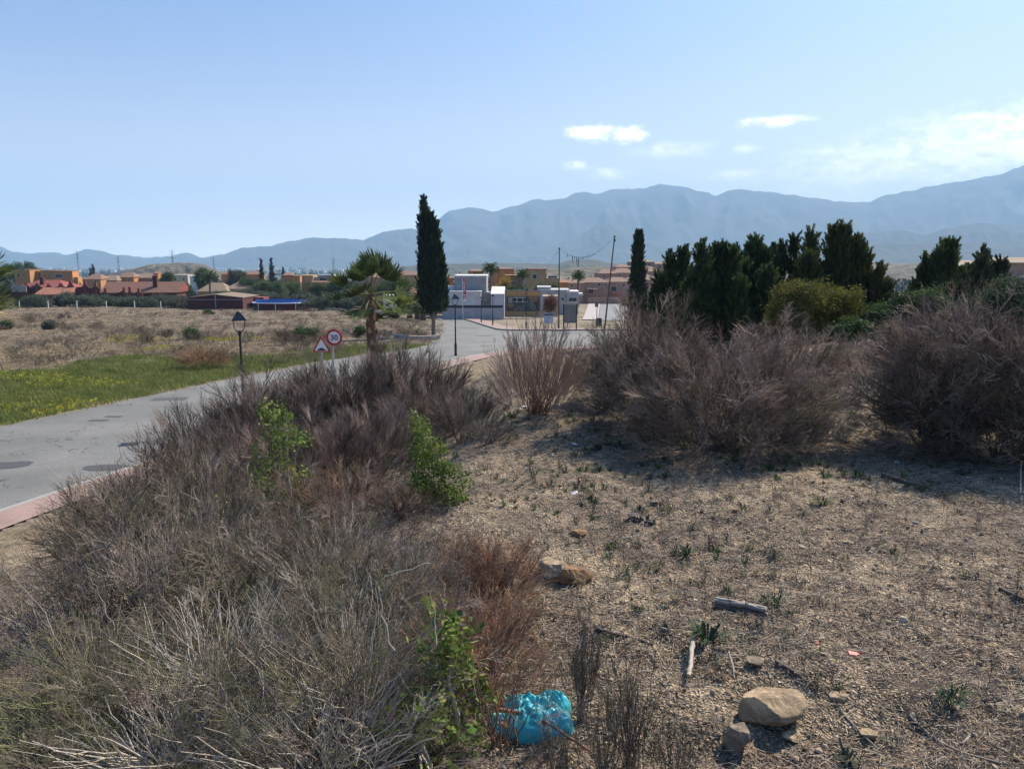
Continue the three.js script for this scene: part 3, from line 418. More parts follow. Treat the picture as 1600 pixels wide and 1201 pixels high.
const hedge = (u, d, top, hw, label, seed, o = {}) => { const b = stand(u, d), h = (W(u, top, d).y - b.y) * 1.17, w = hw / FOC * d; return flameTree(o.name ?? 'conifer_tree', label, 'conifer', b, leaders(seed, o.n ?? 5, w * .82, h * (o.lo ?? .72), h, o.R ?? w * .5), { seed, trunk: h * .3, trunkR: .16, dense: o.dense ?? 19, size: o.size ?? .55, colors: o.colors ?? CONIFER, taper: o.taper ?? .55, mat: leafWhite, group: 'conifers behind the bare bushes', ...o }); };
hedge(1052, 38, 418, 40, 'short dark green conifer right of the slim cypress', 11, { n: 4, lo: .8 });
hedge(1112, 36, 372, 52, 'tall dark conifer with several ragged tips behind the broad bare bush', 12, { n: 6, lo: .7 });
hedge(1172, 37, 388, 46, 'dark conifer with blunt tips next to the tall ragged one', 13, { n: 5, lo: .74 });
hedge(1222, 39, 372, 32, 'open conifer with two thin pale green leaders', 14, { n: 3, lo: .8, colors: [[.06, .075, .026], [.045, .06, .024]], R: .5 });
hedge(1294, 37, 368, 50, 'tallest dense conifer above the yellow-green shrub', 15, { n: 6, lo: .86, colors: [[.075, .095, .03], [.04, .06, .022], [.11, .12, .03]] });
hedge(1352, 36, 436, 36, 'low yellowish conifer right of the tallest one', 16, { n: 4, lo: .85, colors: [[.08, .085, .024], [.05, .065, .024]] });
hedge(1460, 40, 391, 42, 'broad dark conifer with pointed tips below the antenna-like tip', 17, { n: 7, lo: .86, R: .62 });
hedge(1534, 42, 402, 42, 'dark conifer in front of the tan house', 18, { n: 4, lo: .72, colors: [[.05, .062, .024], [.035, .05, .022]] });
const boughMat = mat(.03, .045, .03);
{ const b = stand(1474, 62), t = W(1475, 380, 62).y - b.y, g = thing('norfolk_pine', 'thin pine tip sticking up behind the broad dark conifer', 'pine', b); part(g, 'trunk', tubeGeo([V3(0, 0, 0), V3(0, t, 0)], (q) => .14 * (1 - .85 * q), 6), barkMat); for (const [y, l] of [[t - .9, .75], [t - 1.9, 1.1], [t - 3, 1.4]]) for (let k = 0; k < 7; k++) { const a = k * .9, mb = new MB(); mb.tube([V3(0, y, 0), V3(Math.cos(a) * l * .6, y - .05, Math.sin(a) * l * .6), V3(Math.cos(a) * l, y + .22, Math.sin(a) * l)], (q) => .075 * (1 - .5 * q), 4); part(g, 'bough', mb.geo(), boughMat); } }
const blobsOf = (seed, n, w, h, y, ry) => { const r = rng(seed), B = []; for (let k = 0; k < n; k++) { const a = r() * 6.28, f = Math.sqrt(r()); B.push([Math.cos(a) * w * f * .75, y + (r() - .5) * h, Math.sin(a) * w * f * .75, w * (.35 + .3 * r()), ry * (.7 + .6 * r())]); } return B; };
const bush = (name, label, cat, u, d, top, hw, o) => { const b = stand(u, d), h = W(u, top, d).y - b.y, w = hw / FOC * d; return blobTree(name, label, cat, b, blobsOf(o.seed, o.n ?? 9, w, h * .5, h * (o.mid ?? .6), h * (o.ry ?? .22)), { trunk: h * .4, trunkR: .03 * h, dense: 30, size: .5, ...o }); };
bush('garden_shrub', 'bright yellow-green shrub in front of the dark conifers', 'shrub', 1270, 30, 446, 60, { seed: 21, n: 18, colors: YELLOW, dense: 34, size: .36, mid: .62 });
bush('garden_shrub', 'dark green rounded shrub right of the yellow-green one', 'shrub', 1385, 29, 462, 48, { seed: 22, n: 12, colors: GREEN.concat(CONIFER), dense: 34, size: .34 });
bush('garden_shrub', 'mid green rounded shrub below the broad dark conifer', 'shrub', 1432, 27, 452, 42, { seed: 23, n: 12, colors: GREEN, dense: 34, size: .34 });
bush('garden_shrub', 'glossy dark green shrub between the bare bushes', 'shrub', 1338, 20, 505, 30, { seed: 24, n: 9, colors: GREEN, dense: 50, size: .26, geos: BROAD });
bush('garden_tree', 'grey-green shrubby tree at the picture edge below the tan house', 'tree', 1585, 28, 440, 55, { seed: 25, n: 14, colors: OLIVETREE.concat(GREEN), dense: 34, size: .36 });
// -- green leafy bushes in the brush
const FRESH = [[.11, .17, .025], [.15, .2, .035], [.08, .13, .025], [.2, .21, .05]];
function leafyBush(u, d, top, hw, label, seed, size, dense, n, o = {}) { const b = foot(u, d), h = W(u, top, d).y - b.y, w = hw / FOC * d, B = blobsOf(seed, n, w * 1.25, h * .84, h * .52, h * .09).map((q) => { const k = 1.25 - .85 * clamp(q[1] / h); return [q[0] * k, q[1], q[2] * k, q[3] * .6 * k, q[4]]; }); if (o.px) { const rr = rng(seed), s = Math.hypot(d, 2) / FOC; B.length = 0; for (const [pu, pv, pr] of o.px) { const p = W(pu, pv, d); B.push([p.x - b.x, p.y - b.y, (rr() - .5) * w * 1.4, pr * s * (.8 + .5 * rr()), pr * s * (.7 + .5 * rr())]); } } return blobTree('leafy_bush', label, 'bush', b, B, { seed, trunk: h * .5, trunkR: .016, dense, size, geos: SMALLLEAF, colors: FRESH, bark: paleBark, crown: 'foliage', ...o }); }
const SMALLLEAF = [leafGeo(9, .28, .10, 15, 1.2), leafGeo(9, .28, .10, 16, 1.2)], ROUNDLEAF = [leafGeo(5, .34, .15, 17, 1.1, .1), leafGeo(5, .34, .15, 18, 1.1, .1)];
leafyBush(438, 7.3, 622, 40, 'tall light green leafy bush among the dry brush', 31, .12, 130, 26, { px: [[425, 640, 16], [440, 655, 20], [415, 665, 14], [450, 680, 22], [430, 690, 18], [468, 690, 12], [408, 700, 12], [440, 715, 18], [418, 730, 16], [448, 745, 18], [425, 765, 18], [475, 735, 9], [440, 780, 16], [405, 755, 10], [460, 770, 10]] });
leafyBush(680, 7.0, 645, 44, 'rounded fresh green leafy bush at the lot edge', 32, .1, 330, 34, { px: [[650, 655, 8], [662, 660, 10], [655, 680, 16], [672, 690, 18], [652, 705, 16], [685, 705, 16], [668, 722, 22], [690, 730, 18], [655, 742, 20], [708, 735, 14], [680, 755, 24], [705, 760, 18], [722, 745, 10], [660, 770, 20], [695, 782, 20], [720, 775, 14], [675, 795, 20], [735, 760, 6]] });
leafyBush(690, 3.3, 960, 75, 'round-leaved green creeper climbing through the brush by the blue bag', 33, .1, 220, 26, { geos: ROUNDLEAF });
leafyBush(320, 6.2, 770, 30, 'few bright leaves low in the dry brush', 34, .1, 90, 6);
leafyBush(640, 3.05, 1090, 110, 'low round-leaved green plant at the bottom of the picture', 35, .09, 170, 24, { geos: ROUNDLEAF });
// ---------------------------------------------------------------- palms
function fanGeo(seed, R, n, droop) {                      // a fan leaf: folded blades from one point, along +y, with a little droop
  const r = rng(seed), mb = new MB();
  for (let k = 0; k < n; k++) {
    const a = (k / (n - 1) - .5) * 2.7, L = R * (.72 + .28 * Math.cos(a)) * (.9 + .2 * r()), w = R * .055, d = V3(Math.sin(a), Math.cos(a), 0), s = V3(Math.cos(a), -Math.sin(a), 0);
    const p0 = V3(0, 0, 0), p1 = d.clone().multiplyScalar(L * .55).add(V3(0, 0, -droop * .12 * R + (r() - .5) * .05)), p2 = d.clone().multiplyScalar(L * .85).add(V3(0, 0, -droop * .38 * R - .1 * r())), p3 = d.clone().multiplyScalar(L * .98).add(V3((r() - .5) * .1, 0, -droop * (.62 + .4 * r()) * R));
    const f = V3(0, 0, .02); mb.tri(p0, p1.clone().addScaledVector(s, w).add(f), p1); mb.tri(p0, p1, p1.clone().addScaledVector(s, -w).add(f));
    mb.quad(p1.clone().addScaledVector(s, w).add(f), p2.clone().addScaledVector(s, w * .6), p2, p1); mb.quad(p1, p2, p2.clone().addScaledVector(s, -w * .6), p1.clone().addScaledVector(s, -w).add(f));
    mb.tri(p2.clone().addScaledVector(s, w * .6), p3, p2.clone().addScaledVector(s, -w * .6));
  }
  return mb.geo();
}
const FANS = [fanGeo(1, 1, 26, .25), fanGeo(2, 1, 26, .5), fanGeo(3, 1, 24, .8)];
function featherGeo(seed) {                                // a feather leaf, one unit long along +y, arching towards -z
  const r = rng(seed), mb = new MB(), at = (t) => V3(0, t * (1 - .18 * t), -.42 * t * t); mb.tube([0, .25, .5, .75, 1].map(at), (t) => .012 * (1 - .8 * t), 4);
  for (let k = 0; k < 34; k++) for (const s of [-1, 1]) { const t = .12 + .86 * k / 34, p = at(t), L = .3 * Math.sin(Math.PI * (.15 + .8 * t)) * (.8 + .4 * r()), e = p.clone().add(V3(s * L * .8, L * .55, .06 * r() - .12 * L)), w = V3(0, .014, .012); mb.tri(p.clone().add(w), e, p.clone().sub(w)); }
  return mb.geo();
}
const FEATHERS = [featherGeo(5), featherGeo(6)];
const frondGreen = [leafMat(.075, .1, .025, .3), leafMat(.105, .13, .03, .35), leafMat(.055, .075, .025, .25)], frondDry = leafMat(.30, .225, .12, .3), stalkMat = mat(.2, .19, .06), bootMat = mat(.14, .085, .055), bootPale = mat(.3, .22, .16);
function fanPalm(label, base, h, o) {
  const g = thing('fan_palm', label, 'palm', base, 0, o.group), r = rng(o.seed), s = o.size, tr = new MB(), n = 14, pts = []; for (let k = 0; k <= n; k++) pts.push(V3(Math.sin(k * .5) * .02, -.3 + (h + .3) * k / n, Math.cos(k * .4) * .02));
  tr.tube(pts, (t) => o.trunkR * (1 + .12 * Math.sin(t * 30)) * (1.1 - .12 * t), 10); const tk = part(g, 'trunk', tr.geo(), bootMat);
  if (o.boots) for (let k = 0; k < o.boots; k++) { const y = .1 + (h - .15) * k / o.boots, a = k * 2.4, w = .1, c = V3(Math.cos(a), 0, Math.sin(a)), t = V3(-Math.sin(a), 0, Math.cos(a)), p = c.clone().multiplyScalar(o.trunkR * .92).setY(y), e = c.clone().multiplyScalar(o.trunkR * 1.35).setY(y + .24), b = c.clone().multiplyScalar(o.trunkR * 1.08).setY(y); const mb = new MB(); mb.quad(b.clone().addScaledVector(t, -w), b.clone().addScaledVector(t, w), e.clone().addScaledVector(t, w * .5), e.clone().addScaledVector(t, -w * .5)); mb.quad(p.clone().addScaledVector(t, w), p.clone().addScaledVector(t, -w), e.clone().addScaledVector(t, -w * .5), e.clone().addScaledVector(t, w * .5)); part(tk, 'leaf_base', mb.geo(), k % 2 ? bootMat : bootPale); }
  for (let k = 0; k < o.fronds; k++) {
    const q = k / o.fronds, a = k * 2.4 + r(), el = lerp(1.45, o.low ?? -.75, Math.pow(q, o.stiff ? .95 : .85)) + (r() - .5) * .25, d = V3(Math.cos(a) * Math.cos(el), Math.sin(el), Math.sin(a) * Math.cos(el)), root = V3(0, h - .1 + .2 * (1 - q), 0), pl = (o.stalk ?? s) * (.85 + .4 * r()), sag = (el < .6 ? .25 : .08) * (o.stiff ?? 1), end = root.clone().addScaledVector(d, pl).add(V3(0, -sag * pl, 0)), dir = d.clone().add(V3(0, -sag * 1.5, 0)).normalize();
    const f = part(g, 'frond', FANS[el > (o.stiff ? .1 : .6) ? 0 : el > -.1 || o.stiff ? 1 : 2], el < -.55 && o.dry ? frondDry : frondGreen[k % 3]); const X = V3(0, 1, 0).cross(dir); if (X.lengthSq() < .01) X.set(1, 0, 0); X.normalize(); const Z = X.clone().cross(dir).normalize(); f.matrixAutoUpdate = true; f.quaternion.setFromRotationMatrix(new THREE.Matrix4().makeBasis(X, dir, Z)); f.quaternion.multiply(new THREE.Quaternion().setFromAxisAngle(UP, (r() - .5) * 1.2)); f.position.copy(end); f.scale.setScalar(s * (.8 + .3 * r()));
    const st = part(g, 'leaf_stalk', tubeGeo([root, root.clone().lerp(end, .55).add(V3(0, sag * pl * .25, 0)), end], (t) => .028 * s * (1.3 - .7 * t), 5), stalkMat);
  }
  return g;
}
function featherPalm(label, base, h, o) {
  const g = thing('feather_palm', label, 'palm', base, 0, o.group), r = rng(o.seed), tr = new MB(); tr.tube([V3(0, -.3, 0), V3(0, h * .5, 0), V3(0, h, 0)], (t) => o.trunkR, 9); part(g, 'trunk', tr.geo(), mat(.17, .12, .085));
  for (let k = 0; k < o.fronds; k++) { const q = k / o.fronds, a = k * 2.4, el = lerp(1.35, -.2, q), d = V3(Math.cos(a) * Math.cos(el), Math.sin(el), Math.sin(a) * Math.cos(el)), f = part(g, 'frond', FEATHERS[k % 2], frondGreen[k % 3]), X = d.clone().cross(UP).normalize(), Z = X.clone().cross(d).normalize(); f.quaternion.setFromRotationMatrix(new THREE.Matrix4().makeBasis(X, d, Z)); f.position.set(0, h - .05, 0); f.scale.setScalar(o.size * (.85 + .3 * r())); }
  return g;
}
{
  const b = stand(580, 34.5); const crown = W(583, 460, 34.5).y - b.y;
  fanPalm('fan palm with brown scaly trunk beside the road signs', b, crown, { seed: 2, size: 1.02, stalk: 1.0, trunkR: .2, boots: 64, fronds: 21, dry: false, low: -.75, stiff: .6 });
  const l = stand(-88, 30); fanPalm('fan palm at the picture edge with only its leaf tips showing', l, W(-88, 415, 30).y - l.y, { seed: 8, size: 1.35, trunkR: .22, boots: 30, fronds: 30, dry: true });
  const row = [[621, 128, 466, 'first small palm of the row along the lane behind the cypress'], [640, 124, 468, 'second small palm of the row along the lane behind the cypress'], [652, 120, 470, 'third small palm of the row along the lane behind the cypress'], [661, 116, 472, 'last small palm of the row next to the cypress trunk']];
  row.forEach(([u, d, v, label], i) => { const p = stand(u, d); fanPalm(label, p, W(u, v + 6, d).y - p.y, { seed: 20 + i, size: 1.0, trunkR: .42, boots: 0, fronds: 20, group: 'palms along the lane' }); });
  [[767, 150, 415, 2.1, 'tall feather palm left of the ochre house'], [816, 158, 424, 1.9, 'feather palm in front of the ochre house'], [903, 185, 426, 2.2, 'feather palm in front of the pink houses'], [742, 175, 428, 1.8, 'low feather palm behind the white tower'], [331, 215, 428, 3.0, 'round-headed palm in front of the cream houses'], [484, 240, 440, 1.8, 'small palm between the cream houses']].forEach(([u, d, v, s, label], i) => { const p = stand(u, d); featherPalm(label, p, W(u, v + 6, d).y - p.y, { seed: 40 + i, size: s, trunkR: .3, fronds: 34 }); });
}
// ---------------------------------------------------------------- street lamps, signs, poles
const iron = mat(.012, .013, .016, .45), ironTop = mat(.02, .02, .025, .3, { metalness: .3 }), steel = mat(.42, .43, .44, .4, { metalness: .6 }), rust = mat(.12, .075, .05, .9);
const lampGlass = new THREE.MeshPhysicalMaterial({ color: lin(.9, .93, .95), roughness: .1, transmission: 1, thickness: 0, side: THREE.DoubleSide });
function lathe(pts, seg = 12) { return new THREE.LatheGeometry(pts.map(([x, y]) => new THREE.Vector2(x, y)), seg); }
function streetLamp(label, base, h, turn = 0, k = 1) {
  const g = thing('street_lamp', label, 'street lamp', base, turn, 'street lamps with lantern heads'), y = h - .82 * k;
  part(g, 'post', lathe([[.11, -.2], [.11, .12], [.085, .16], [.085, .75], [.1, .8], [.055, .9], [.048, y * .55], [.06, y * .56], [.042, y * .58], [.04, y - .08], [.07, y - .02], [.03, y + .02], [0, y + .02]]), iron);
  const hd = part(g, 'lantern', lathe([[0, 0], [.06, 0], [.08, .04], [.05, .09]], 8).translate(0, y, 0), iron);
  const bars = [];
  for (let q = 0; q < 4; q++) { const a = Math.PI / 4 + q * Math.PI / 2, c = Math.cos(a), s = Math.sin(a); part(hd, 'bar', tubeGeo([V3(c * .06, y + .06, s * .06), V3(c * .2 * k, y + .12 * k, s * .2 * k), V3(c * .27 * k, y + .28 * k, s * .27 * k), V3(c * .3 * k, y + .5 * k, s * .3 * k)], .014 * k, 5), iron); }
  const V = (x, yy, z) => V3(x * k, y + yy * k, z * k), mb = new MB(); const R = .4, T = .11;
  for (const [a, b] of [[[-1, 1], [1, 1]], [[1, 1], [1, -1]], [[1, -1], [-1, -1]], [[-1, -1], [-1, 1]]]) { mb.quad(V(a[0] * R * .707, .48, a[1] * R * .707), V(b[0] * R * .707, .48, b[1] * R * .707), V(b[0] * T, .72, b[1] * T), V(a[0] * T, .72, a[1] * T)); }
  mb.quad(V(-T, .72, T), V(T, .72, T), V(T, .72, -T), V(-T, .72, -T)); mb.quad(V(-R * .7, .48, -R * .7), V(R * .7, .48, -R * .7), V(R * .7, .48, R * .7), V(-R * .7, .48, R * .7));
  part(hd, 'hood', mb.geo(), ironTop); part(hd, 'finial', lathe([[.1 * k, 0], [.11 * k, .05 * k], [.07 * k, .09 * k], [0, .1 * k]], 10).translate(0, y + .72 * k, 0), iron);
  const gl = new MB(); for (const [a, b] of [[[-1, 1], [1, 1]], [[1, 1], [1, -1]], [[1, -1], [-1, -1]], [[-1, -1], [-1, 1]]]) gl.quad(V(a[0] * .13, .14, a[1] * .13), V(b[0] * .13, .14, b[1] * .13), V(b[0] * .195, .47, b[1] * .195), V(a[0] * .195, .47, a[1] * .195)); return g;
}
{
  const b1 = stand(373, 27); streetLamp('black lantern street lamp rising from the brush by the field', b1, W(370, 486, 27).y - b1.y, .35, .95);
  const b2 = ground(712, 557); streetLamp('black lantern street lamp on the pink pavement corner', b2, W(712, 459, -b2.z).y - b2.y, .3, .95);
  const b3 = ground(770, 510); streetLamp('lantern street lamp on the far pavement before the white house', b3, W(770, 459.5, -b3.z).y - b3.y, .3, .85);
  const b4 = ground(752, 505); streetLamp('thin lantern street lamp left of the other one before the white house', b4, W(752, 463, -b4.z).y - b4.y, .2, .7);
  const b5 = ground(822, 516); streetLamp('dark lantern street lamp in front of the billboard', b5, W(823, 450, -b5.z).y - b5.y, .25, .8);
  const font = await new FontLoader().loadAsync('fonts/droid/droid_sans_bold.typeface.json');
  const red = mat(.42, .018, .02, .5), signWhite = mat(.72, .72, .72, .6), black = mat(.012, .012, .014, .6);
  { const d = 29, p = stand(513, d), a = W(522, 527, d), g = thing('speed_limit_sign', 'round red and white speed limit sign on a grey post', 'road sign', V3(a.x, p.y, -d), -.05); const yc = a.y - p.y;
    part(g, 'post', boxGeo(-.04 - .09, .04 - .09, -.2, yc + .2, -.07, -.03), steel); const disc = part(g, 'disc', new THREE.CylinderGeometry(.31, .31, .02, 40).rotateX(Math.PI / 2).translate(0, yc, 0), red);
    part(disc, 'white_face', new THREE.CylinderGeometry(.225, .225, .004, 40).rotateX(Math.PI / 2).translate(0, yc, .014), signWhite);
    const t = new TextGeometry('30', { font, size: .2, depth: .003, curveSegments: 5 }); t.computeBoundingBox(); const bb = t.boundingBox; t.translate(-(bb.max.x + bb.min.x) / 2, -(bb.max.y + bb.min.y) / 2 + yc, .0175); part(disc, 'number', t, black); }
  { const d = 28.6, p = stand(502, d), a = W(502, 539, d), g = thing('warning_sign', 'red bordered triangular speed hump warning sign on a grey post', 'road sign', V3(a.x, p.y, -d), -.05); const yc = a.y - p.y;
    const triShape = (s) => { const h = new THREE.Shape(), q = s * .1, P = [[-s / 2, -s * .289], [s / 2, -s * .289], [0, s * .577]]; P.forEach((c, i) => { const pr = P[(i + 2) % 3], nx = P[(i + 1) % 3], l = s, e = q / l, ax = lerp(c[0], pr[0], e), ay = lerp(c[1], pr[1], e), bx = lerp(c[0], nx[0], e), by = lerp(c[1], nx[1], e); i ? h.lineTo(ax, ay) : h.moveTo(ax, ay); h.quadraticCurveTo(c[0], c[1], bx, by); }); h.closePath(); return h; };
    part(g, 'post', boxGeo(-.04, .04, -.2, yc + .3, -.05, -.01), steel); const pl = part(g, 'plate', new THREE.ExtrudeGeometry(triShape(.72), { depth: .02, bevelEnabled: false }).translate(0, yc - .05, 0), red);
    part(pl, 'white_face', new THREE.ExtrudeGeometry(triShape(.53), { depth: .004, bevelEnabled: false }).translate(0, yc - .06, .021), signWhite);
    const s = new THREE.Shape(); s.moveTo(-.155, -.17); s.lineTo(.155, -.17); s.lineTo(.155, -.125); s.quadraticCurveTo(.1, -.12, .07, -.09); s.quadraticCurveTo(0, -.055, -.07, -.09); s.quadraticCurveTo(-.1, -.12, -.155, -.125); part(pl, 'hump_symbol', new THREE.ExtrudeGeometry(s, { depth: .003, bevelEnabled: false }).translate(0, yc - .03, .0255), black); }
  // billboard: a printed picture of a kitchen with bands of yellow lettering too blurred to read
  { const p = ground(817, 497), d = -p.z, w = 57 / FOC * d, top = W(817, 453, d).y - p.y, g = thing('billboard', 'large brown billboard with yellow lettering and a kitchen picture beside the white house', 'billboard', p, -.06);
    const cv = document.createElement('canvas'); cv.width = 1024; cv.height = 800; const c = cv.getContext('2d'), r = rng(9); c.fillStyle = '#6d6054'; c.fillRect(0, 0, 1024, 800); c.fillStyle = '#9a7c55'; c.fillRect(0, 0, 1024, 170); c.fillRect(0, 640, 1024, 160);
    c.fillStyle = '#4a4540'; c.fillRect(40, 190, 940, 440); c.fillStyle = '#8f8b84'; c.fillRect(90, 200, 120, 180); c.fillStyle = '#23262b'; c.fillRect(240, 230, 330, 130); c.fillStyle = '#b5b2ad'; c.fillRect(225, 205, 360, 24); c.fillRect(330, 230, 22, 170); c.fillRect(500, 230, 22, 170); c.fillRect(240, 335, 420, 16); c.fillStyle = '#3d5148'; c.fillRect(300, 370, 420, 110); c.fillStyle = '#8b8378'; for (let k = 0; k < 60; k++) c.fillRect(240 + r() * 300, 470 + r() * 140, 8 + r() * 30, 4 + r() * 14); c.fillStyle = '#5f7a6c'; for (let k = 0; k < 40; k++) c.fillRect(680 + r() * 220, 330 + r() * 230, 10 + r() * 36, 8 + r() * 30); c.fillStyle = '#22252c'; c.beginPath(); c.moveTo(850, 360); c.lineTo(960, 340); c.lineTo(980, 620); c.lineTo(900, 560); c.fill();
    c.fillStyle = '#d79a45'; const line = (x, y, n, h) => { let q = x; for (let k = 0; k < n; k++) { const w2 = h * (.45 + .3 * r()); if (r() > .16) { c.fillRect(q, y, w2 * .25, h); c.fillRect(q, y + (r() < .5 ? 0 : h * .42), w2, h * .2); if (r() < .6) c.fillRect(q + w2 * .75, y + h * .3 * r(), w2 * .25, h * .7); } q += w2 * 1.25; } };
    line(70, 40, 17, 70); line(70, 130, 30, 26); line(640, 60, 9, 60); line(640, 120, 14, 30); line(690, 200, 10, 40); line(720, 250, 9, 34); line(720, 300, 8, 34); line(70, 410, 6, 40); line(80, 460, 6, 40); line(90, 510, 5, 34); line(60, 660, 13, 56); line(60, 735, 22, 36); line(600, 670, 10, 70); c.fillStyle = '#3a1512'; c.beginPath(); c.arc(930, 700, 22, 0, 7); c.fill();
    const t = new THREE.CanvasTexture(cv); t.colorSpace = THREE.SRGBColorSpace; const face = new THREE.PlaneGeometry(w - .16, top - .36).translate(0, top / 2 + .1, .062), m = mat(1, .97, .92, .7); m.map = t;
    const pn = part(g, 'panel', boxGeo(-w / 2 + .08, w / 2 - .08, .28, top - .08, -.05, .05), mat(.2, .19, .18)); part(pn, 'printed_sheet', face, m);
    for (const [x0, x1, y0, y1] of [[-w / 2, w / 2, top - .1, top], [-w / 2, w / 2, .18, .28], [-w / 2, -w / 2 + .1, .28, top - .1], [w / 2 - .1, w / 2, .28, top - .1]]) part(g, 'frame', boxGeo(x0, x1, y0, y1, -.06, .08), mat(.3, .31, .34)); for (const x of [-w * .35, 0, w * .35]) part(g, 'post', boxGeo(x - .06, x + .06, -.5, top - .4, -.2, -.07), steel); }
  // feather flag
  { const d = 112, p = stand(724, d), top = W(726, 434, d).y - p.y, low = W(726, 471, d).y - p.y, g = thing('feather_flag', 'tall red and white feather flag on a thin pole before the white house', 'flag', p, 0); part(g, 'pole', tubeGeo([V3(-.06, 0, 0), V3(-.06, top, 0)], .035, 6), signWhite);
    const s = new THREE.Shape(); s.moveTo(0, low); s.lineTo(.5, low + .05); s.lineTo(.42, lerp(low, top, .4)); s.lineTo(.3, lerp(low, top, .8)); s.quadraticCurveTo(.22, top, 0, top); const fl = part(g, 'flag_cloth', new THREE.ExtrudeGeometry(s, { depth: .02, bevelEnabled: false, curveSegments: 6 }), mat(.62, .03, .05, .8));
    const band = (y0, y1, x0, x1) => part(fl, 'white_print', boxGeo(x0, x1, y0, y1, .022, .028), signWhite); band(low + .02, low + .38, .03, .46); band(lerp(low, top, .26), lerp(low, top, .3), .03, .42); for (let k = 0; k < 7; k++) band(lerp(low, top, .42 + k * .065), lerp(low, top, .46 + k * .065), .08, .24); band(lerp(low, top, .12), lerp(low, top, .2), .2, .4); }
  // notice board, small sign, bin, poles on the far pavement
  { const p = ground(890.5, 517), d = -p.z, w = 20 / FOC * d, top = W(890, 474, d).y - p.y, y0 = W(890, 503, d).y - p.y, g = thing('notice_board', 'empty grey notice board with little roof on two brown posts', 'notice board', p); for (const x of [-w / 2, w / 2]) part(g, 'post', boxGeo(x - .06, x + .06, -.3, top - .1, -.05, .05), mat(.035, .025, .018)); part(g, 'panel', boxGeo(-w / 2 + .065, w / 2 - .065, y0, top - .2, -.03, .03), mat(.21, .185, .17)); part(g, 'roof', new MB().box(-w / 2 - .15, w / 2 + .15, top - .1, top, -.25, .25).geo(), mat(.13, .1, .075)); part(g, 'rail', boxGeo(-w / 2 + .065, w / 2 - .065, y0 - .09, y0 - .005, -.04, .04), mat(.035, .025, .018)); }
  { const p = ground(857, 515), d = -p.z, w = 15 / FOC * d, top = W(857, 489, d).y - p.y, y0 = W(857, 505, d).y - p.y, g = thing('information_board', 'small pale blue and white information board on three thin posts', 'sign', p); for (const x of [-w * .35, .02, w * .35]) part(g, 'post', boxGeo(x - .04, x + .04, -.3, top - .05, -.1, -.03), rust); const pn = part(g, 'panel', boxGeo(-w / 2, w / 2, y0, top, -.02, .02), mat(.5, .53, .6)); part(pn, 'header', boxGeo(-w / 2 + .05, w / 2 - .02, top - .3, top - .06, .024, .03), mat(.07, .09, .16)); const r = rng(12); for (let k = 0; k < 5; k++) part(pn, 'text_line', boxGeo(-w / 2 + .1, w / 2 - .15 - r() * .4, top - .42 - k * .15, top - .37 - k * .15, .024, .028), mat(.25, .27, .34)); }
  { const p = ground(935.5, 513), d = -p.z, s = d / FOC, top = W(935, 497, d).y - p.y, g = thing('litter_bin', 'dark grey litter bin beside the leaning pole', 'litter bin', p); const w = 7 * s / 2; part(g, 'bin_body', boxGeo(-w, w, .25, top - .06, -w, w), mat(.06, .063, .07)); part(g, 'rim', boxGeo(-w - .03, w + .03, top - .05, top + .02, -w - .03, w + .03), mat(.03, .03, .035)); for (const x of [-w - .06, w + .06]) part(g, 'post', boxGeo(x - .03, x + .025, -.2, top - .06, -.03, .03), iron); }
  { const p = ground(932, 514), t = W(932.5, 471, -p.z).y - p.y, g = thing('sign_post', 'thin dark pole with a small grey box at its top beside the bin', 'pole', p); part(g, 'pole', tubeGeo([V3(0, -.2, 0), V3(.03, t, 0)], .045, 6), rust); part(g, 'box', boxGeo(-.22, .16, t - .62, t + .05, -.1, .1), mat(.16, .15, .14)); }
  const a1 = ground(873, 513), a2 = ground(944, 518), t1 = W(874.2, 388, -a1.z), t2 = W(960.5, 369, -a2.z);
  const pole = (label, a, t, n) => { const g = thing('cable_pole', label, 'pole', a); part(g, 'pole', tubeGeo([V3(0, -.4, 0), t.clone().sub(a)], (q) => .1 - .035 * q, 7), rust); part(g, 'cap', lathe([[.1, 0], [.11, .12], [.05, .2], [0, .2]], 8).translate(t.x - a.x, t.y - a.y - .1, t.z - a.z), iron); if (n) part(g, 'insulator', boxGeo(t.x - a.x - .1, t.x - a.x + .1, t.y - a.y - .55, t.y - a.y - .3, t.z - a.z - .1, t.z - a.z + .1), iron); };
  pole('tall straight rusty cable pole on the building plot', a1, t1, 0); pole('tall leaning rusty cable pole beside the litter bin', a2, t2, 1);
  { const g = thing('torn_bunting', 'sagging cable with torn dark bunting between the two tall poles', 'bunting', t1); const e = t2.clone().sub(t1), mid = [], N = 24; for (let k = 0; k <= N; k++) { const t = k / N; mid.push(e.clone().multiplyScalar(t).add(V3(0, -1.55 * 4 * t * (1 - t), 0))); } part(g, 'cable', tubeGeo(mid, .012, 4), iron); const r = rng(4); for (let k = 4; k < 17; k++) { const p = mid[k], L = k === 6 || k === 8 || k === 9 ? .8 + r() * .5 : .12 + r() * .22; const q = p.clone().add(V3((r() - .5) * .25, -L, 0)); part(g, 'rag', tubeGeo([p, p.clone().lerp(q, .5).add(V3((r() - .5) * .1, 0, 0)), q], (t) => .05 * (1 - .6 * t), 4), iron); } }
  { const q = W(862, 407, -a1.z), m = [V3(0, -.2, 0), q.clone().sub(t1).multiplyScalar(.5), q.clone().sub(t1).multiplyScalar(2.2)]; solo('stay_wire', 'thin stay wire slanting from the straight pole', 'wire', tubeGeo(m, .012, 4).translate(t1.x, t1.y, t1.z), iron); }
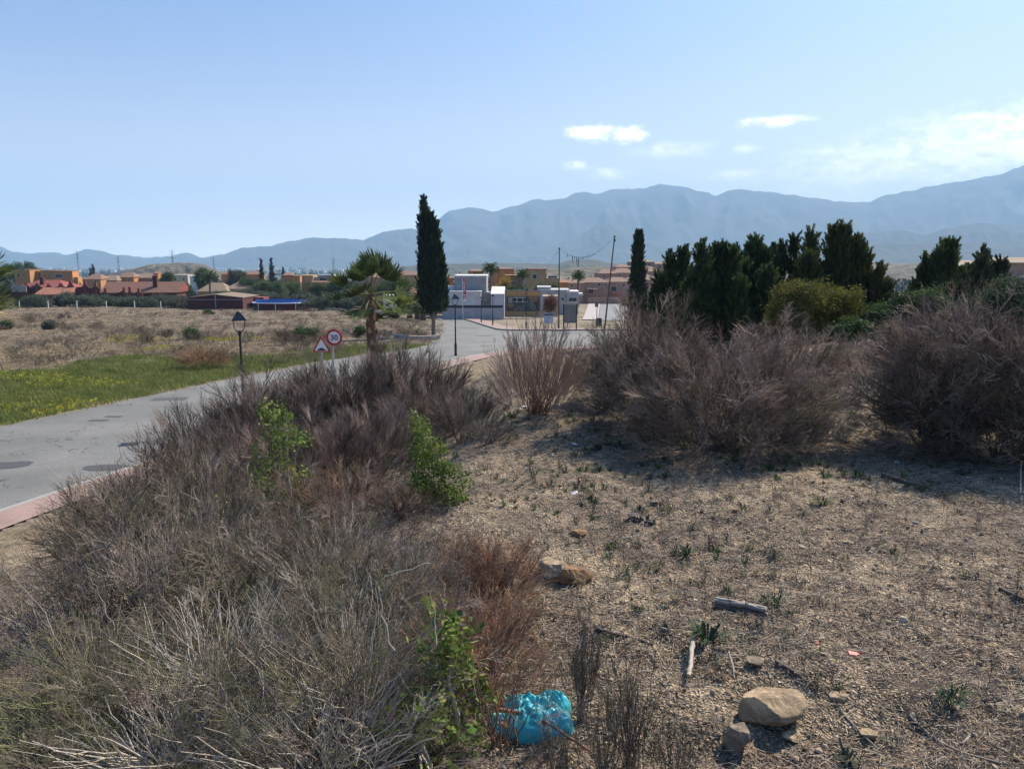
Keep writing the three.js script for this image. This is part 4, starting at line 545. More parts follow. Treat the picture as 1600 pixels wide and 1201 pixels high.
  { const p = ground(976, 512), t = W(976, 468, -p.z).y - p.y, g = thing('street_sign', 'brown board on a dark post left of the slim cypress', 'sign', p); part(g, 'post', boxGeo(-.06, .06, -.2, t, -.06, .06), iron); part(g, 'board', boxGeo(-.55, .4, t - .75, t, .065, .1), mat(.2, .1, .06)); }
  // planter wall by the cypress
  { const p = stand(660, 69), g = thing('planter_wall', 'low curved block planter wall at the foot of the tall cypress', 'planter', p), P = []; for (let k = 0; k <= 14; k++) { const t = k / 14; P.push(V3(-2.6 + 4.2 * t, 0, 1.6 * Math.sin(t * 2.6) - .2)); } const tones = [mat(.42, .36, .29), mat(.36, .3, .24), mat(.48, .42, .35)]; for (let k = 0; k < 14; k++) for (let j = 0; j < 2; j++) { const a = P[k], b = P[k + 1], d = b.clone().sub(a).normalize(), n = V3(-d.z, 0, d.x).multiplyScalar(.12), A = a.clone().addScaledVector(d, .012), B = b.clone().addScaledVector(d, -.012), y0 = j * .27 - .06, y1 = y0 + .255, mb = new MB(), q = (v, s, y) => v.clone().addScaledVector(n, s).setY(y); mb.quad(q(A, 1, y0), q(B, 1, y0), q(B, 1, y1), q(A, 1, y1)); mb.quad(q(B, -1, y0), q(A, -1, y0), q(A, -1, y1), q(B, -1, y1)); mb.quad(q(A, 1, y1), q(B, 1, y1), q(B, -1, y1), q(A, -1, y1)); mb.quad(q(A, -1, y0), q(A, 1, y0), q(A, 1, y1), q(A, -1, y1)); mb.quad(q(B, 1, y0), q(B, -1, y0), q(B, -1, y1), q(B, 1, y1)); part(g, 'block', mb.geo(), tones[(k * 2 + j * 5) % 3]); } }
}
// fence posts of the field
for (const [i, u] of [30, 75, 120, 166, 210, 251, 297, 344].entries()) { const p = ground(u, 482), g = solo('fence_post', `pale concrete fence post in the field, number ${['one', 'two', 'three', 'four', 'five', 'six', 'seven', 'eight'][i]} counted from the picture edge`, 'fence post', new THREE.BoxGeometry(.16, 1.75, .16).translate(0, .75, 0), mat(.5, .47, .42), undefined, 'concrete fence posts'); g.position.copy(p); }
// ---------------------------------------------------------------- buildings
const glassDark = mat(.03, .035, .04, .25), frameMat = mat(.5, .48, .44), tileRoof = (r, g, b) => { const m = mat(r, g, b, .9); m.map = roofMap; return m; };
const roofMap = grainTexture(256, (x, y) => { const s = .5 + .5 * Math.sin(x * Math.PI * 2 * 16); return .62 + .2 * s + .2 * (tnoise(x, y, 32, 5) - .5) + .1 * (tnoise(x, y, 8, 6) - .5); }); roofMap.repeat.set(.25, .25);
const winGeo = new Map();
// one building: blocks given in the picture at forward distance d; turned about its middle
function building(name, label, d, turn, blocks, o = {}) {
  const us = blocks.map((b) => [b.u0, b.u1]).flat(), uc = (Math.min(...us) + Math.max(...us)) / 2, x0 = W(uc, 440, d).x, base = V3(x0, H(x0, -d) - .1, -d), g = thing(name, label, 'building', base, turn, o.group), ct = Math.cos(turn);
  const X = (u) => (W(u, 440, d).x - x0) / ct, Y = (v) => W(uc, v, d).y - base.y;
  for (const b of blocks) {
    const xa = X(b.u0), xb = X(b.u1), y1 = Y(b.v0), y0 = b.v1 ? Y(b.v1) : -1.5, zf = b.z ?? 0, zb = zf - (b.deep ?? 8), w = part(g, b.part ?? 'wall', boxGeo(xa, xb, y0, y1, zb, zf), b.m);
    for (const q of b.win ?? []) { const a = X(q[0]), c = X(q[1]), t = Y(q[2]), l = Y(q[3]), wd = part(w, 'window', boxGeo(a, c, l, t, zf + .02, zf + .07), frameMat); part(w, 'pane', boxGeo(a + .09, c - .09, l + .09, t - .09, zf + .072, zf + .085), glassDark); }
    for (const q of b.side ?? []) { const a = zf - q[0], c = zf - q[1], t = Y(q[2]), l = Y(q[3]); part(w, 'window', boxGeo(xb + .02, xb + .06, l, t, c, a), glassDark); }
    const e = b.eave ?? .3;
    if (b.roof === 'flat') part(g, 'parapet', boxGeo(xa - .08, xb + .08, y1 + .004, y1 + .22, zb - .08, zf + .08), b.rm ?? b.m);
    if (b.roof === 'front') { const yr = Y(b.ridge), xm = (xa + xb) / 2 + (b.off ?? 0), mb = new MB(), F = (x, y) => V3(x, y, zf + e), K = (x, y) => V3(x, y, zb - e), t = .16; mb.quad(F(xa - e, y1), F(xm, yr), K(xm, yr), K(xa - e, y1)); mb.quad(F(xm, yr), F(xb + e, y1), K(xb + e, y1), K(xm, yr)); mb.quad(F(xa - e, y1 - t), F(xm, yr - t), F(xm, yr), F(xa - e, y1)); mb.quad(F(xm, yr - t), F(xb + e, y1 - t), F(xb + e, y1), F(xm, yr)); mb.quad(F(xb + e, y1 - t), K(xb + e, y1 - t), K(xb + e, y1), F(xb + e, y1)); part(g, 'roof', mb.geo(), b.rm); const gb = new MB(); gb.tri(V3(xa, y1 + .002, zf), V3(xb, y1 + .002, zf), V3(xm, yr - .02, zf)); part(g, 'gable', gb.geo(), b.m); }
    if (b.roof === 'hip' || b.roof === 'gable' || b.roof === 'shed') {
      const yr = Y(b.ridge), mb = new MB(), A = V3(xa - e, y1, zf + e), B = V3(xb + e, y1, zf + e), C = V3(xb + e, y1, zb - e), D = V3(xa - e, y1, zb - e), zm = (zf + zb) / 2, ins = b.roof === 'hip' ? Math.min((xb - xa) * .32, (zf - zb) * .5) : 0, R0 = V3(xa - e + ins, yr, zm), R1 = V3(xb + e - ins, yr, zm);
      if (b.roof === 'shed') { const R2 = V3(xa - e, yr, zb - e), R3 = V3(xb + e, yr, zb - e); mb.quad(A, B, R3, R2); mb.tri(B, C, R3); mb.tri(D, A, R2); mb.quad(C, D, R2, R3); }
      else { mb.quad(A, B, R1, R0); mb.quad(C, D, R0, R1); mb.tri(B, C, R1); mb.tri(D, A, R0); }
      mb.quad(D, C, B, A); part(g, 'roof', mb.geo(), b.rm);
      if (b.roof === 'gable' && b.gm) { const gb = new MB(); gb.tri(V3(xb + e + .02, y1, zf), V3(xb + e + .02, y1, zb), V3(xb + e + .02, yr - .1, zm)); gb.tri(V3(xa - e - .02, y1, zb), V3(xa - e - .02, y1, zf), V3(xa - e - .02, yr - .1, zm)); part(g, 'gable', gb.geo(), b.gm); }
    }
    for (const q of b.stack ?? []) { const c = part(g, 'chimney', boxGeo(X(q[0]), X(q[1]), y1 - .5, Y(q[2]), zf - 3.4, zf - 2.4), b.m); part(c, 'chimney_cap', boxGeo(X(q[0]) - .12, X(q[1]) + .12, Y(q[2]) + .004, Y(q[2]) + .14, zf - 3.52, zf - 2.28), b.rm ?? b.m); }
  }
  return g;
}
const redWall = stucco(.085, .016, .016), redWall2 = stucco(.2, .045, .036), ochre = stucco(.43, .215, .08), ochre2 = stucco(.33, .185, .1), orange = stucco(.46, .2, .07), cream = stucco(.5, .42, .31), tan = stucco(.42, .29, .14), pink = stucco(.37, .225, .165), pink2 = stucco(.41, .26, .195), wht = stucco(.64, .61, .575), blueWhite = stucco(.40, .395, .40), greyW = stucco(.31, .295, .285);
const redTile = tileRoof(.4, .09, .06), orTile = tileRoof(.5, .19, .1), brTile = tileRoof(.3, .13, .08), tanTile = tileRoof(.36, .25, .16), pkTile = tileRoof(.33, .18, .12), terrTile = tileRoof(.38, .17, .09);
// -- red compound
building('red_house', 'long dark red house with brown gabled roof and thick chimney', 200, .12, [{ u0: 160, u1: 272, v0: 457, ridge: 441, roof: 'gable', m: redWall, rm: brTile, gm: redWall2, deep: 11, stack: [[232, 238.5, 432]], eave: .4 }]);
building('red_house', 'dark red house with red hipped roof behind the scalloped wall', 212, .05, [{ u0: 22, u1: 96, v0: 450, ridge: 438, roof: 'hip', m: redWall, rm: redTile, deep: 12, stack: [[54, 59, 434]] }]);
building('tiled_porch', 'small red porch with bright orange tiled roof', 190, .1, [{ u0: 53, u1: 98, v0: 460, ridge: 450, roof: 'shed', m: redWall2, rm: orTile, deep: 5, eave: .25 }]);
building('garden_wall', 'plain low dark red garden wall at the picture edge', 194, 0, [{ u0: -60, u1: 40, v0: 456, m: redWall, deep: .3 }, { part: 'metal_panel', u0: 16, u1: 39, v0: 446, v1: 455.8, m: greyW, deep: .15, z: -.05 }]);
function scallopWall(label, d, u0, u1, v0, posts, m) { // a wall whose top swoops up to pillars
  const x0 = W((u0 + u1) / 2, 450, d).x, b = V3(x0, H(x0, -d) - .1, -d), g = thing('garden_wall', label, 'garden wall', b), X = (u) => W(u, 450, d).x - x0, Y = (v) => W(u0, v, d).y - b.y, s = new THREE.Shape(); s.moveTo(X(u0), -1); s.lineTo(X(u0), Y(v0));
  for (const [u, v, w] of posts) { s.quadraticCurveTo(X(u - w), Y(v0), X(u - w * .35), Y(v + 1)); s.lineTo(X(u + w * .35), Y(v + 1)); s.quadraticCurveTo(X(u + w * .9), Y(v0), X(u + w * 2), Y(v0)); } s.lineTo(X(u1), Y(v0)); s.lineTo(X(u1), -1);
  part(g, 'wall', new THREE.ExtrudeGeometry(s, { depth: .35, bevelEnabled: false, curveSegments: 6 }), m); for (const [u, v, w] of posts) part(g, 'pillar', boxGeo(X(u) - .28, X(u) + .28, Y(v0) - 2, Y(v - 1), -.12, .47), redWall2); return g;
}
scallopWall('dark red wall with swooping scalloped top in front of the hipped roof', 196, 39, 102, 449, [[42, 443, 4], [59, 443, 5], [77, 444, 5], [96, 443, 5]], redWall);
scallopWall('dark red wall with tall pillars between the two red houses', 196, 100, 156, 450, [[111, 440, 5], [134, 440, 4], [150, 443, 3]], redWall);
scallopWall('dark red wall with square pillars before the brown gabled roof', 190, 150, 222, 458, [[165, 451, 2], [194, 450, 2], [203, 449, 2.4], [217, 451, 2]], redWall);
// -- shed and pool
building('shed', 'long low dark red shed with shallow roof in the dry field', 168, .02, [{ u0: 291, u1: 377, v0: 464.5, ridge: 459.5, roof: 'front', m: redWall, rm: tanTile, deep: 11, eave: .15 }, { part: 'ledge', u0: 290.5, u1: 377.5, v0: 467.6, v1: 468.4, m: white(.3), deep: .1, z: .11 }, { part: 'down_pipe', u0: 334, u1: 335.2, v0: 461, m: white(.3), deep: .12, z: .14 }, { part: 'side_annex', u0: 384, u1: 401, v0: 466, v1: 0, m: redWall2, deep: 4, z: -4 }]);
{ const d = 164, p = stand(441, d), s = d / FOC, g = thing('swimming_pool', 'round blue swimming pool inside a low dark red wall', 'pool', p), w = 44 * s, top = W(441, 472, d).y - p.y; part(g, 'wall', lathe([[w - .15, top - .12], [w, top - .12], [w, -1], [w - .15, -1]], 40).scale(1, 1, .62), redWall); part(g, 'rim', lathe([[w - .55, top - .1], [w - .55, top + .05], [w + .1, top + .05], [w + .1, top - .1]], 40).scale(1, 1, .62), white(.7)); part(g, 'liner', lathe([[w - .6, top + .5], [w - .6, top - .3], [w - .66, top - .3], [w - .66, top + .5]], 40).scale(1, 1, .62), mat(.03, .14, .42, .4)); part(g, 'water', new THREE.CircleGeometry(w - .68, 40).rotateX(-Math.PI / 2).scale(1, 1, .62).translate(0, top - .02, 0), mat(.02, .12, .25, .08)); for (const a of [.9, 1.6, 2.3]) part(g, 'support', boxGeo(-.08, .08, -1, top - .11, -.08, .08).translate(Math.cos(a) * (w + .1), 0, Math.sin(a) * (w + .1) * .62), white(.5)); }
// -- ochre town behind the red houses
building('town_house', 'ochre flat-roofed house at the picture edge behind the palm tips', 300, .15, [{ u0: 24, u1: 46, v0: 422, roof: 'flat', m: ochre, rm: terrTile, deep: 11, win: [[28, 32, 427, 433]] }]);
building('town_house', 'wide ochre house with two roof blocks behind the hipped red roof', 305, .12, [{ u0: 46, u1: 87, v0: 434, m: ochre2, deep: 9 }, { u0: 49, u1: 60, v0: 424, roof: 'flat', m: ochre2, rm: terrTile, deep: 9, z: -.6 }, { u0: 62, u1: 84, v0: 423.5, roof: 'flat', m: ochre, rm: terrTile, deep: 10, z: -.8, win: [[66, 69, 429, 433], [73, 76, 429, 433]] }]);
building('town_house', 'bright ochre tower-like house with a dark terrace opening', 285, .3, [{ u0: 87, u1: 112, v0: 424, roof: 'flat', m: orange, rm: terrTile, deep: 10, win: [[89, 99, 428, 434]] }, { u0: 110, u1: 118, v0: 433, m: ochre, deep: 7, z: -1 }]);
[[131, 156, 436, 428.5, 'hip-roofed ochre house left of the round hill', ochre, pkTile], [156, 181, 438, 430, 'pale ochre house with low hipped roof', ochre2, tanTile], [183, 208, 433, 426, 'ochre house with broad orange roof below the round hill', orange, pkTile], [205, 243, 434, 427, 'long tan roofed house behind the thick chimney', ochre2, tanTile]].forEach(([a, b, v, r, label, m, rm], i) => building('town_house', label, 290 + i * 6, .1, [{ u0: a, u1: b, v0: v, ridge: r, roof: 'hip', m, rm, deep: 10, win: [[a + 5, a + 8, v + 2, v + 7], [b - 9, b - 6, v + 2, v + 7]] }]));
building('town_house', 'narrow ochre tower beside the dark green trees', 300, .15, [{ u0: 240, u1: 247, v0: 427, ridge: 424.5, roof: 'hip', m: orange, rm: terrTile, deep: 5, eave: .2 }]);
building('town_house', 'flat cream house behind the dark green trees', 330, .1, [{ u0: 268, u1: 293, v0: 430, roof: 'flat', m: cream, deep: 9, win: [[273, 276, 434, 438], [285, 288, 434, 438]] }]);
building('town_house', 'white cubic house left of the round-headed palm', 300, .12, [{ u0: 297, u1: 312, v0: 432, roof: 'flat', m: wht, deep: 8, win: [[302, 305, 436, 441]] }, { u0: 312, u1: 320, v0: 434, m: cream, deep: 7, z: -1 }]);
building('town_house', 'low house with tan hipped roof behind the shed', 225, .1, [{ u0: 308, u1: 352, v0: 455, ridge: 442.5, roof: 'hip', m: tan, rm: tanTile, deep: 11 }]);
building('town_house', 'low house with long tan roof right of the round-headed palm', 230, .12, [{ u0: 352, u1: 400, v0: 451, ridge: 440.5, roof: 'hip', m: tan, rm: tanTile, deep: 12 }]);
building('town_house', 'small red-ochre house between the trees', 320, .1, [{ u0: 346, u1: 360, v0: 428, ridge: 424.5, roof: 'hip', m: orange, rm: terrTile, deep: 8, win: [[352, 354, 430, 434]] }]);
building('town_house', 'orange house beside the pair of dark pines', 320, .1, [{ u0: 380, u1: 408, v0: 428.5, ridge: 424, roof: 'hip', m: orange, rm: terrTile, deep: 8, win: [[388, 391, 430, 434]] }]);
building('town_house', 'ochre house with small hipped tower right of the pines', 255, .14, [{ u0: 440, u1: 468, v0: 432, roof: 'flat', m: ochre, rm: terrTile, deep: 8, win: [[445, 449, 436, 440]] }, { u0: 442, u1: 456, v0: 430, ridge: 426.5, roof: 'hip', m: orange, rm: terrTile, deep: 5, z: -1, eave: .3 }]);
building('town_house', 'flat pale house with blue-grey roof terrace', 262, .1, [{ u0: 468, u1: 489, v0: 431, roof: 'flat', m: tan, deep: 9 }, { u0: 489, u1: 522, v0: 432.5, m: cream, deep: 7, z: -1.5, win: [[498, 508, 434, 439]] }, { part: 'terrace_roof', u0: 496, u1: 521, v0: 429.3, v1: 432.2, m: mat(.28, .34, .4), deep: 7, z: -1 }]);
building('town_house', 'pinkish house left of the road palm', 262, .1, [{ u0: 518, u1: 531, v0: 432, roof: 'flat', m: pink, deep: 8 }, { u0: 490, u1: 516, v0: 440, ridge: 437.5, roof: 'shed', m: pink2, rm: terrTile, deep: 5, z: 3 }]);
building('town_house', 'pinkish house seen between the palm and the cypress', 250, .1, [{ u0: 560, u1: 610, v0: 433, ridge: 427, roof: 'hip', m: pink2, rm: pkTile, deep: 9 }, { u0: 620, u1: 652, v0: 430, ridge: 424, roof: 'hip', m: tan, rm: pkTile, deep: 9, z: -4 }]);
building('town_house', 'red-roofed house low behind the cypress', 175, .1, [{ u0: 638, u1: 662, v0: 457, ridge: 450, roof: 'gable', m: cream, rm: redTile, deep: 8 }]);
building('lane_house', 'small white house with dark window strip behind the palm row', 150, .08, [{ u0: 598, u1: 624, v0: 463.5, roof: 'flat', m: wht, deep: 6, win: [[602, 612, 466, 470]] }]);
building('lane_wall', 'white garden wall behind the palm row', 146, .05, [{ u0: 612, u1: 672, v0: 478, m: wht, deep: .3, win: [] }, { part: 'blue_band', u0: 625, u1: 672, v0: 484, v1: 488, m: mat(.1, .13, .28), deep: .1, z: .11 }]);
// -- white modern house
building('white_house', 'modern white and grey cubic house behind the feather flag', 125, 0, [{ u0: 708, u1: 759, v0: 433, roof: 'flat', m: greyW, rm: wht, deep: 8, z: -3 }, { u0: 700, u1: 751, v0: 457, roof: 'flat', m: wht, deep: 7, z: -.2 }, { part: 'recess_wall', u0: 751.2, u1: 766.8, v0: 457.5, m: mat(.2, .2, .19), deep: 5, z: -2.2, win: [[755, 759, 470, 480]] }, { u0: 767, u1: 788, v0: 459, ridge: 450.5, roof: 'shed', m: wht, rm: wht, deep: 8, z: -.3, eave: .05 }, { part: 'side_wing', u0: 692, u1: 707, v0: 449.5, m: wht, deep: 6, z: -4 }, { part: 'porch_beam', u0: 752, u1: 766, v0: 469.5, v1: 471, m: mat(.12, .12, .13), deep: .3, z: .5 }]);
building('boundary_wall', 'pale grey boundary wall in front of the white house', 119, 0, [{ u0: 690, u1: 787, v0: 481.5, m: blueWhite, deep: .25 }, { part: 'dark_screen', u0: 691, u1: 786, v0: 476.8, v1: 481.3, m: mat(.035, .045, .06), deep: .12, z: -.06 }]);
// -- ochre and pink quarter
building('town_house', 'orange gable end beside the tall cypress', 190, .3, [{ u0: 694, u1: 708, v0: 434, ridge: 431, roof: 'hip', m: orange, rm: terrTile, deep: 7 }]);
building('town_house', 'orange house behind the yellow bush', 200, .2, [{ u0: 774, u1: 800, v0: 422, roof: 'flat', m: orange, rm: terrTile, deep: 9, win: [[787, 789.5, 430, 436]] }, { u0: 786, u1: 806, v0: 420, ridge: 418.5, roof: 'hip', m: orange, rm: pkTile, deep: 7, z: -2, win: [[797, 802, 424, 430]] }, { u0: 744, u1: 762, v0: 424, ridge: 421.5, roof: 'hip', m: orange, rm: pkTile, deep: 7, z: -7 }]);
building('town_house', 'tan house with dark doorway in front of the orange one', 185, .15, [{ u0: 793, u1: 814, v0: 431, roof: 'flat', m: ochre2, deep: 6, win: [[798, 803, 438, 446], [806, 808, 438, 442]] }]);
building('town_house', 'big ochre stepped house with flat roof above the billboard', 178, -.05, [{ u0: 820, u1: 854, v0: 421.5, roof: 'flat', m: tan, rm: brTile, deep: 10, win: [[832, 839, 428, 436]], side: [[3, 5, 428, 434]] }, { u0: 852, u1: 874, v0: 434, m: tan, deep: 9, win: [[856, 871, 430.6, 434]] }, { u0: 873, u1: 889, v0: 441, ridge: 438, roof: 'shed', m: orange, rm: terrTile, deep: 6 }]);
building('blue_white_house', 'low bluish white house with flat roofs behind the billboard', 142, -.03, [{ u0: 840, u1: 861, v0: 450.5, roof: 'flat', m: blueWhite, deep: 7, z: -1 }, { u0: 846, u1: 890, v0: 454.5, roof: 'flat', m: blueWhite, deep: 8, win: [[877, 882, 464, 470]] }, { u0: 886, u1: 904, v0: 456.5, roof: 'flat', m: blueWhite, rm: wht, deep: 6, z: .6, win: [[888, 902, 464, 471]] }, { part: 'awning', u0: 902, u1: 911, v0: 458, v1: 461, m: wht, deep: 3, z: .4 }]);
building('garage_wall', 'cream plastered wall with a rusty stain right of the billboard', 132, -.03, [{ u0: 848, u1: 872, v0: 462, m: cream, deep: 3 }]);
building('pink_house', 'pink terraced house with awnings left of the leaning pole', 212, .06, [{ u0: 910, u1: 952, v0: 441, ridge: 434, roof: 'hip', m: pink, rm: pkTile, deep: 9, win: [[933, 939, 442, 447], [919, 928, 451, 459], [944, 950, 443, 447]] }, { part: 'porch', u0: 916, u1: 932, v0: 450, v1: 451.5, m: cream, deep: 2, z: 2 }, { part: 'garden_wall', u0: 915, u1: 968, v0: 463.5, m: pink, deep: .3, z: 4 }]);
building('pink_house', 'pink terraced house right of the leaning pole', 214, .06, [{ u0: 952, u1: 985, v0: 440, ridge: 433.5, roof: 'hip', m: pink2, rm: pkTile, deep: 9, win: [[955, 964, 447, 455], [972, 977, 443, 448]] }, { part: 'awning', u0: 953, u1: 968, v0: 456, v1: 458, m: mat(.5, .14, .09), deep: 2, z: 2.2 }]);
building('pink_house', 'small pink house left of the feather palm', 208, .08, [{ u0: 886, u1: 912, v0: 442, ridge: 437, roof: 'hip', m: pink, rm: pkTile, deep: 8, win: [[891, 896, 444, 449]] }]);
building('pink_house', 'pink house hidden behind the slim cypress', 218, .05, [{ u0: 985, u1: 1030, v0: 437, ridge: 429, roof: 'hip', m: pink2, rm: pkTile, deep: 9, win: [[1008, 1013, 441, 446]] }]);
[[936, 962, 427, 421, 240, 'pink hip-roofed house in the second row above the side street'], [960, 992, 426, 419, 244, 'pink house in the second row left of the cypress tip'], [1000, 1030, 424, 416, 246, 'pink house in the second row right of the slim cypress'], [963, 986, 417, 413, 300, 'grey-pink house in the upper row left of the cypress'], [986, 1022, 409, 405, 320, 'tall pale pink house on the hill behind the cypress'], [1022, 1050, 412, 408, 330, 'pale pink house on the hill above the short conifer']].forEach(([a, b, v, r, d, label], i) => building('pink_house', label, d, .06, [{ u0: a, u1: b, v0: v, ridge: r, roof: 'hip', m: i % 2 ? pink2 : pink, rm: i > 3 ? tanTile : pkTile, deep: 9, win: [[a + 6, a + 10, v + 2, v + 7], [b - 10, b - 6, v + 2, v + 7]] }]));
// -- tan house on the right
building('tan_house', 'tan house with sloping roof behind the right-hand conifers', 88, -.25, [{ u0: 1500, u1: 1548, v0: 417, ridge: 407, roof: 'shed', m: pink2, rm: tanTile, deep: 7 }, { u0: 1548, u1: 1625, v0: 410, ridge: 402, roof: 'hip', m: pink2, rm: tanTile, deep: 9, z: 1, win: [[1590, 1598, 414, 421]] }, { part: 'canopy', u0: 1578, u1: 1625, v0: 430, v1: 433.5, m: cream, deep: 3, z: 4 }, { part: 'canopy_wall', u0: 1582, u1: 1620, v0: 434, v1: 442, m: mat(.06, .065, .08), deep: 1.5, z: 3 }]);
// ---------------------------------------------------------------- middle distance trees, hedges, olives
const far1 = (u, d, top, hw, label, cat, o) => bush(o.name ?? 'tree', label, cat, u, d, top, hw, { dense: 3.0, size: 1.1, n: 10, ...o });
[[20, 478], [48, 466], [64, 462], [100, 459], [118, 461], [140, 464], [170, 463], [200, 466], [226, 465], [250, 462], [272, 463], [285, 466]].forEach(([u, v], i) => far1(u, 181 - (i % 3) * 3, v, 15 + (i % 3) * 3, `grey-green bush before the red walls, ${['first', 'second', 'third', 'fourth', 'fifth', 'sixth', 'seventh', 'eighth', 'ninth', 'tenth', 'eleventh', 'twelfth'][i]} from the picture edge`, 'bush', { name: 'grey_green_bush', seed: 60 + i, colors: i > 8 ? [[.09, .085, .06], [.11, .105, .075]] : OLIVETREE, mid: .5, ry: .3, group: 'bushes before the red walls' }));
const words = ['first', 'second', 'third', 'fourth', 'fifth', 'sixth', 'seventh', 'eighth', 'ninth', 'tenth', 'eleventh', 'twelfth', 'thirteenth', 'fourteenth'];
[[497, 467, 160], [518, 464, 170], [546, 462, 165], [570, 466, 168], [602, 467, 164], [630, 470, 166], [470, 461, 178], [440, 459, 184], [412, 457, 190], [532, 456, 186], [560, 458, 180], [590, 460, 178], [385, 455, 200], [355, 456, 204]].forEach(([u, v, d], i) => far1(u, d, v, 22, `olive tree beside the dry field, ${words[i]} counting from the pool outward and back`, 'olive tree', { name: 'olive_tree', seed: 80 + i, colors: OLIVETREE, mid: .62, ry: .22, group: 'olive trees' }));
[[262, 255, 424, 18, 'dark green tree left of the flat cream house', GREEN], [285, 225, 441, 20, 'dark green bush below the cream house', GREEN], [322, 260, 421, 16, 'dark round tree behind the round-headed palm', CONIFER], [371, 250, 422, 17, 'brown-green tree between the two ochre houses', [[.09, .085, .05], [.07, .07, .04]]], [400, 235, 434, 20, 'dark green tree below the pair of pines', GREEN], [425, 205, 438, 24, 'light green bushy tree behind the pool', [[.1, .14, .06], [.08, .11, .05]]], [452, 215, 441, 18, 'light green tree in front of the ochre tower house', [[.1, .14, .06], [.08, .11, .05]]], [505, 225, 442, 22, 'yellowish green tree in front of the pinkish house', [[.14, .13, .03], [.08, .1, .05]]], [536, 225, 436, 20, 'dark green tree left of the road palm', CONIFER], [610, 200, 437, 28, 'dark green tree right of the road palm', GREEN], [785, 165, 437, 16, 'round yellow-orange flowering bush behind the white house', [[.36, .24, .03], [.3, .19, .03]]], [808, 150, 446, 16, 'low green bush above the billboard', GREEN], [842, 160, 446, 14, 'dark green bush left of the ochre wall', GREEN], [860, 160, 443, 14, 'dark green bush in front of the ochre stepped house', GREEN], [50, 420, 408, 20, 'dark distant tree clump behind the ochre houses', CONIFER], [22, 420, 411, 16, 'dark distant tree at the picture edge', CONIFER], [860, 131, 464, 8, 'rust brown climbing shrub on the cream wall', [[.22, .1, .05], [.17, .08, .045]]]].forEach(([u, d, v, hw, label, colors], i) => far1(u, d, v, hw, label, 'tree', { seed: 110 + i, colors, size: 1.0, n: 11 }));
for (const [u, d, v, label] of [[412, 250, 408, 'slim dark pine, left of the pair beside the orange house'], [428, 246, 407, 'open-branched pine, right of the pair beside the orange house'], [446, 330, 420, 'small dark pine tip behind the ochre tower house'], [58 + 94, 330, 416, 'small dark pine behind the ochre houses'], [148, 320, 421, 'dark pine tip above the hip-roofed ochre house']]) { const b = stand(u, d), h = W(u, v, d).y - b.y, F = []; for (let k = 0; k < 7; k++) F.push([0, 0, h * (.15 + k * .12), h * (.4 + k * .1), 1.5 - k * .18]); flameTree('pine_tree', label, 'pine', b, F, { seed: u, trunk: h * .9, trunkR: .2, dense: 4, size: 1.1, colors: [[.03, .045, .04], [.04, .06, .05]], taper: .9 }); }
// pylons and masts far off on the plain
for (const [u, d, v0, label] of [[122, 1500, 391, 'tall lattice pylon on the plain behind the ochre houses'], [185, 1700, 399, 'lattice pylon left of the rocky hill'], [270, 1350, 390, 'tall lattice pylon above the rocky hill'], [334, 1900, 401, 'small lattice pylon right of the rocky hill'], [521, 1600, 402, 'thin lattice mast left of the road palm']]) { const x = W(u, 420, d).x, y = H(x, -d), t = W(u, v0, d).y - y, g = thing('pylon', label, 'pylon', V3(x, y, -d)); for (const [a, b] of [[-1, -1], [1, -1], [1, 1], [-1, 1]]) part(g, 'leg', tubeGeo([V3(a * 3, 0, b * 3), V3(a * .5, t * .75, b * .5), V3(0, t, 0)], .22, 4), iron); for (const [y2, l] of [[.72, 6], [.84, 5], [.94, 4]]) part(g, 'cross_arm', boxGeo(-l, l, t * y2, t * y2 + .5, -.25, .25), iron); for (let k = 1; k < 6; k++) part(g, 'brace', boxGeo(-3 * (1 - k / 6.5), 3 * (1 - k / 6.5), t * k * .13, t * k * .13 + .3, -.15, .15), iron); }
// scattered far houses on the plain
{ const r = rng(31), pts = []; for (let k = 0; k < 46; k++) pts.push([r() < .5 ? 60 + r() * 330 : 400 + r() * 160, 404 + r() * 14]); for (const [u, v] of pts) { const y = -60, d = clamp((EYE - (-46)) / ((v - 400) / FOC), 1500, 5200), x = W(u, 420, d).x, h = H(x, -d), w = 12 + r() * 26, g = solo('far_house', 'tiny pale house far off on the hazy plain', 'house', mergeGeometries([boxGeo(-w / 2, w / 2, -2, 5 + r() * 3, -6, 6), new MB().box(-w / 2 - .4, w / 2 + .4, 8.1, 8.5, -6.4, 6.4).geo()]), r() < .7 ? white(.75) : pink2, undefined, 'far houses on the plain'); g.position.set(x, h, -d); } }
{ const r = rng(37), list = [], cols = []; for (let k = 0; k < 2600; k++) { const d = 300 * Math.pow(14, r()), u = -50 + r() * 1700, x = W(u, 420, d).x, s = (1.6 + 3 * r()) * (1 + d / 1500); if (fbm(x / 120, d / 160, 3) < .47) continue; list.push(new THREE.Matrix4().compose(V3(x, H(x, -d) + s * .3, -d), new THREE.Quaternion().setFromEuler(new THREE.Euler(r() * 6, r() * 6, r() * 6)), V3(s * 1.3, s * .9, s * 1.3))); cols.push(tint(r, [[.05, .065, .04], [.08, .09, .055], [.1, .095, .06]][k % 3])); } const m = copies(scene, 'far_scrub', leafGeo(60, .5, .16, 77, 1.1), needleWhite, list, cols); m.userData = { kind: 'stuff', label: 'scrub and trees dotted over the far plain', category: 'scrub' }; }
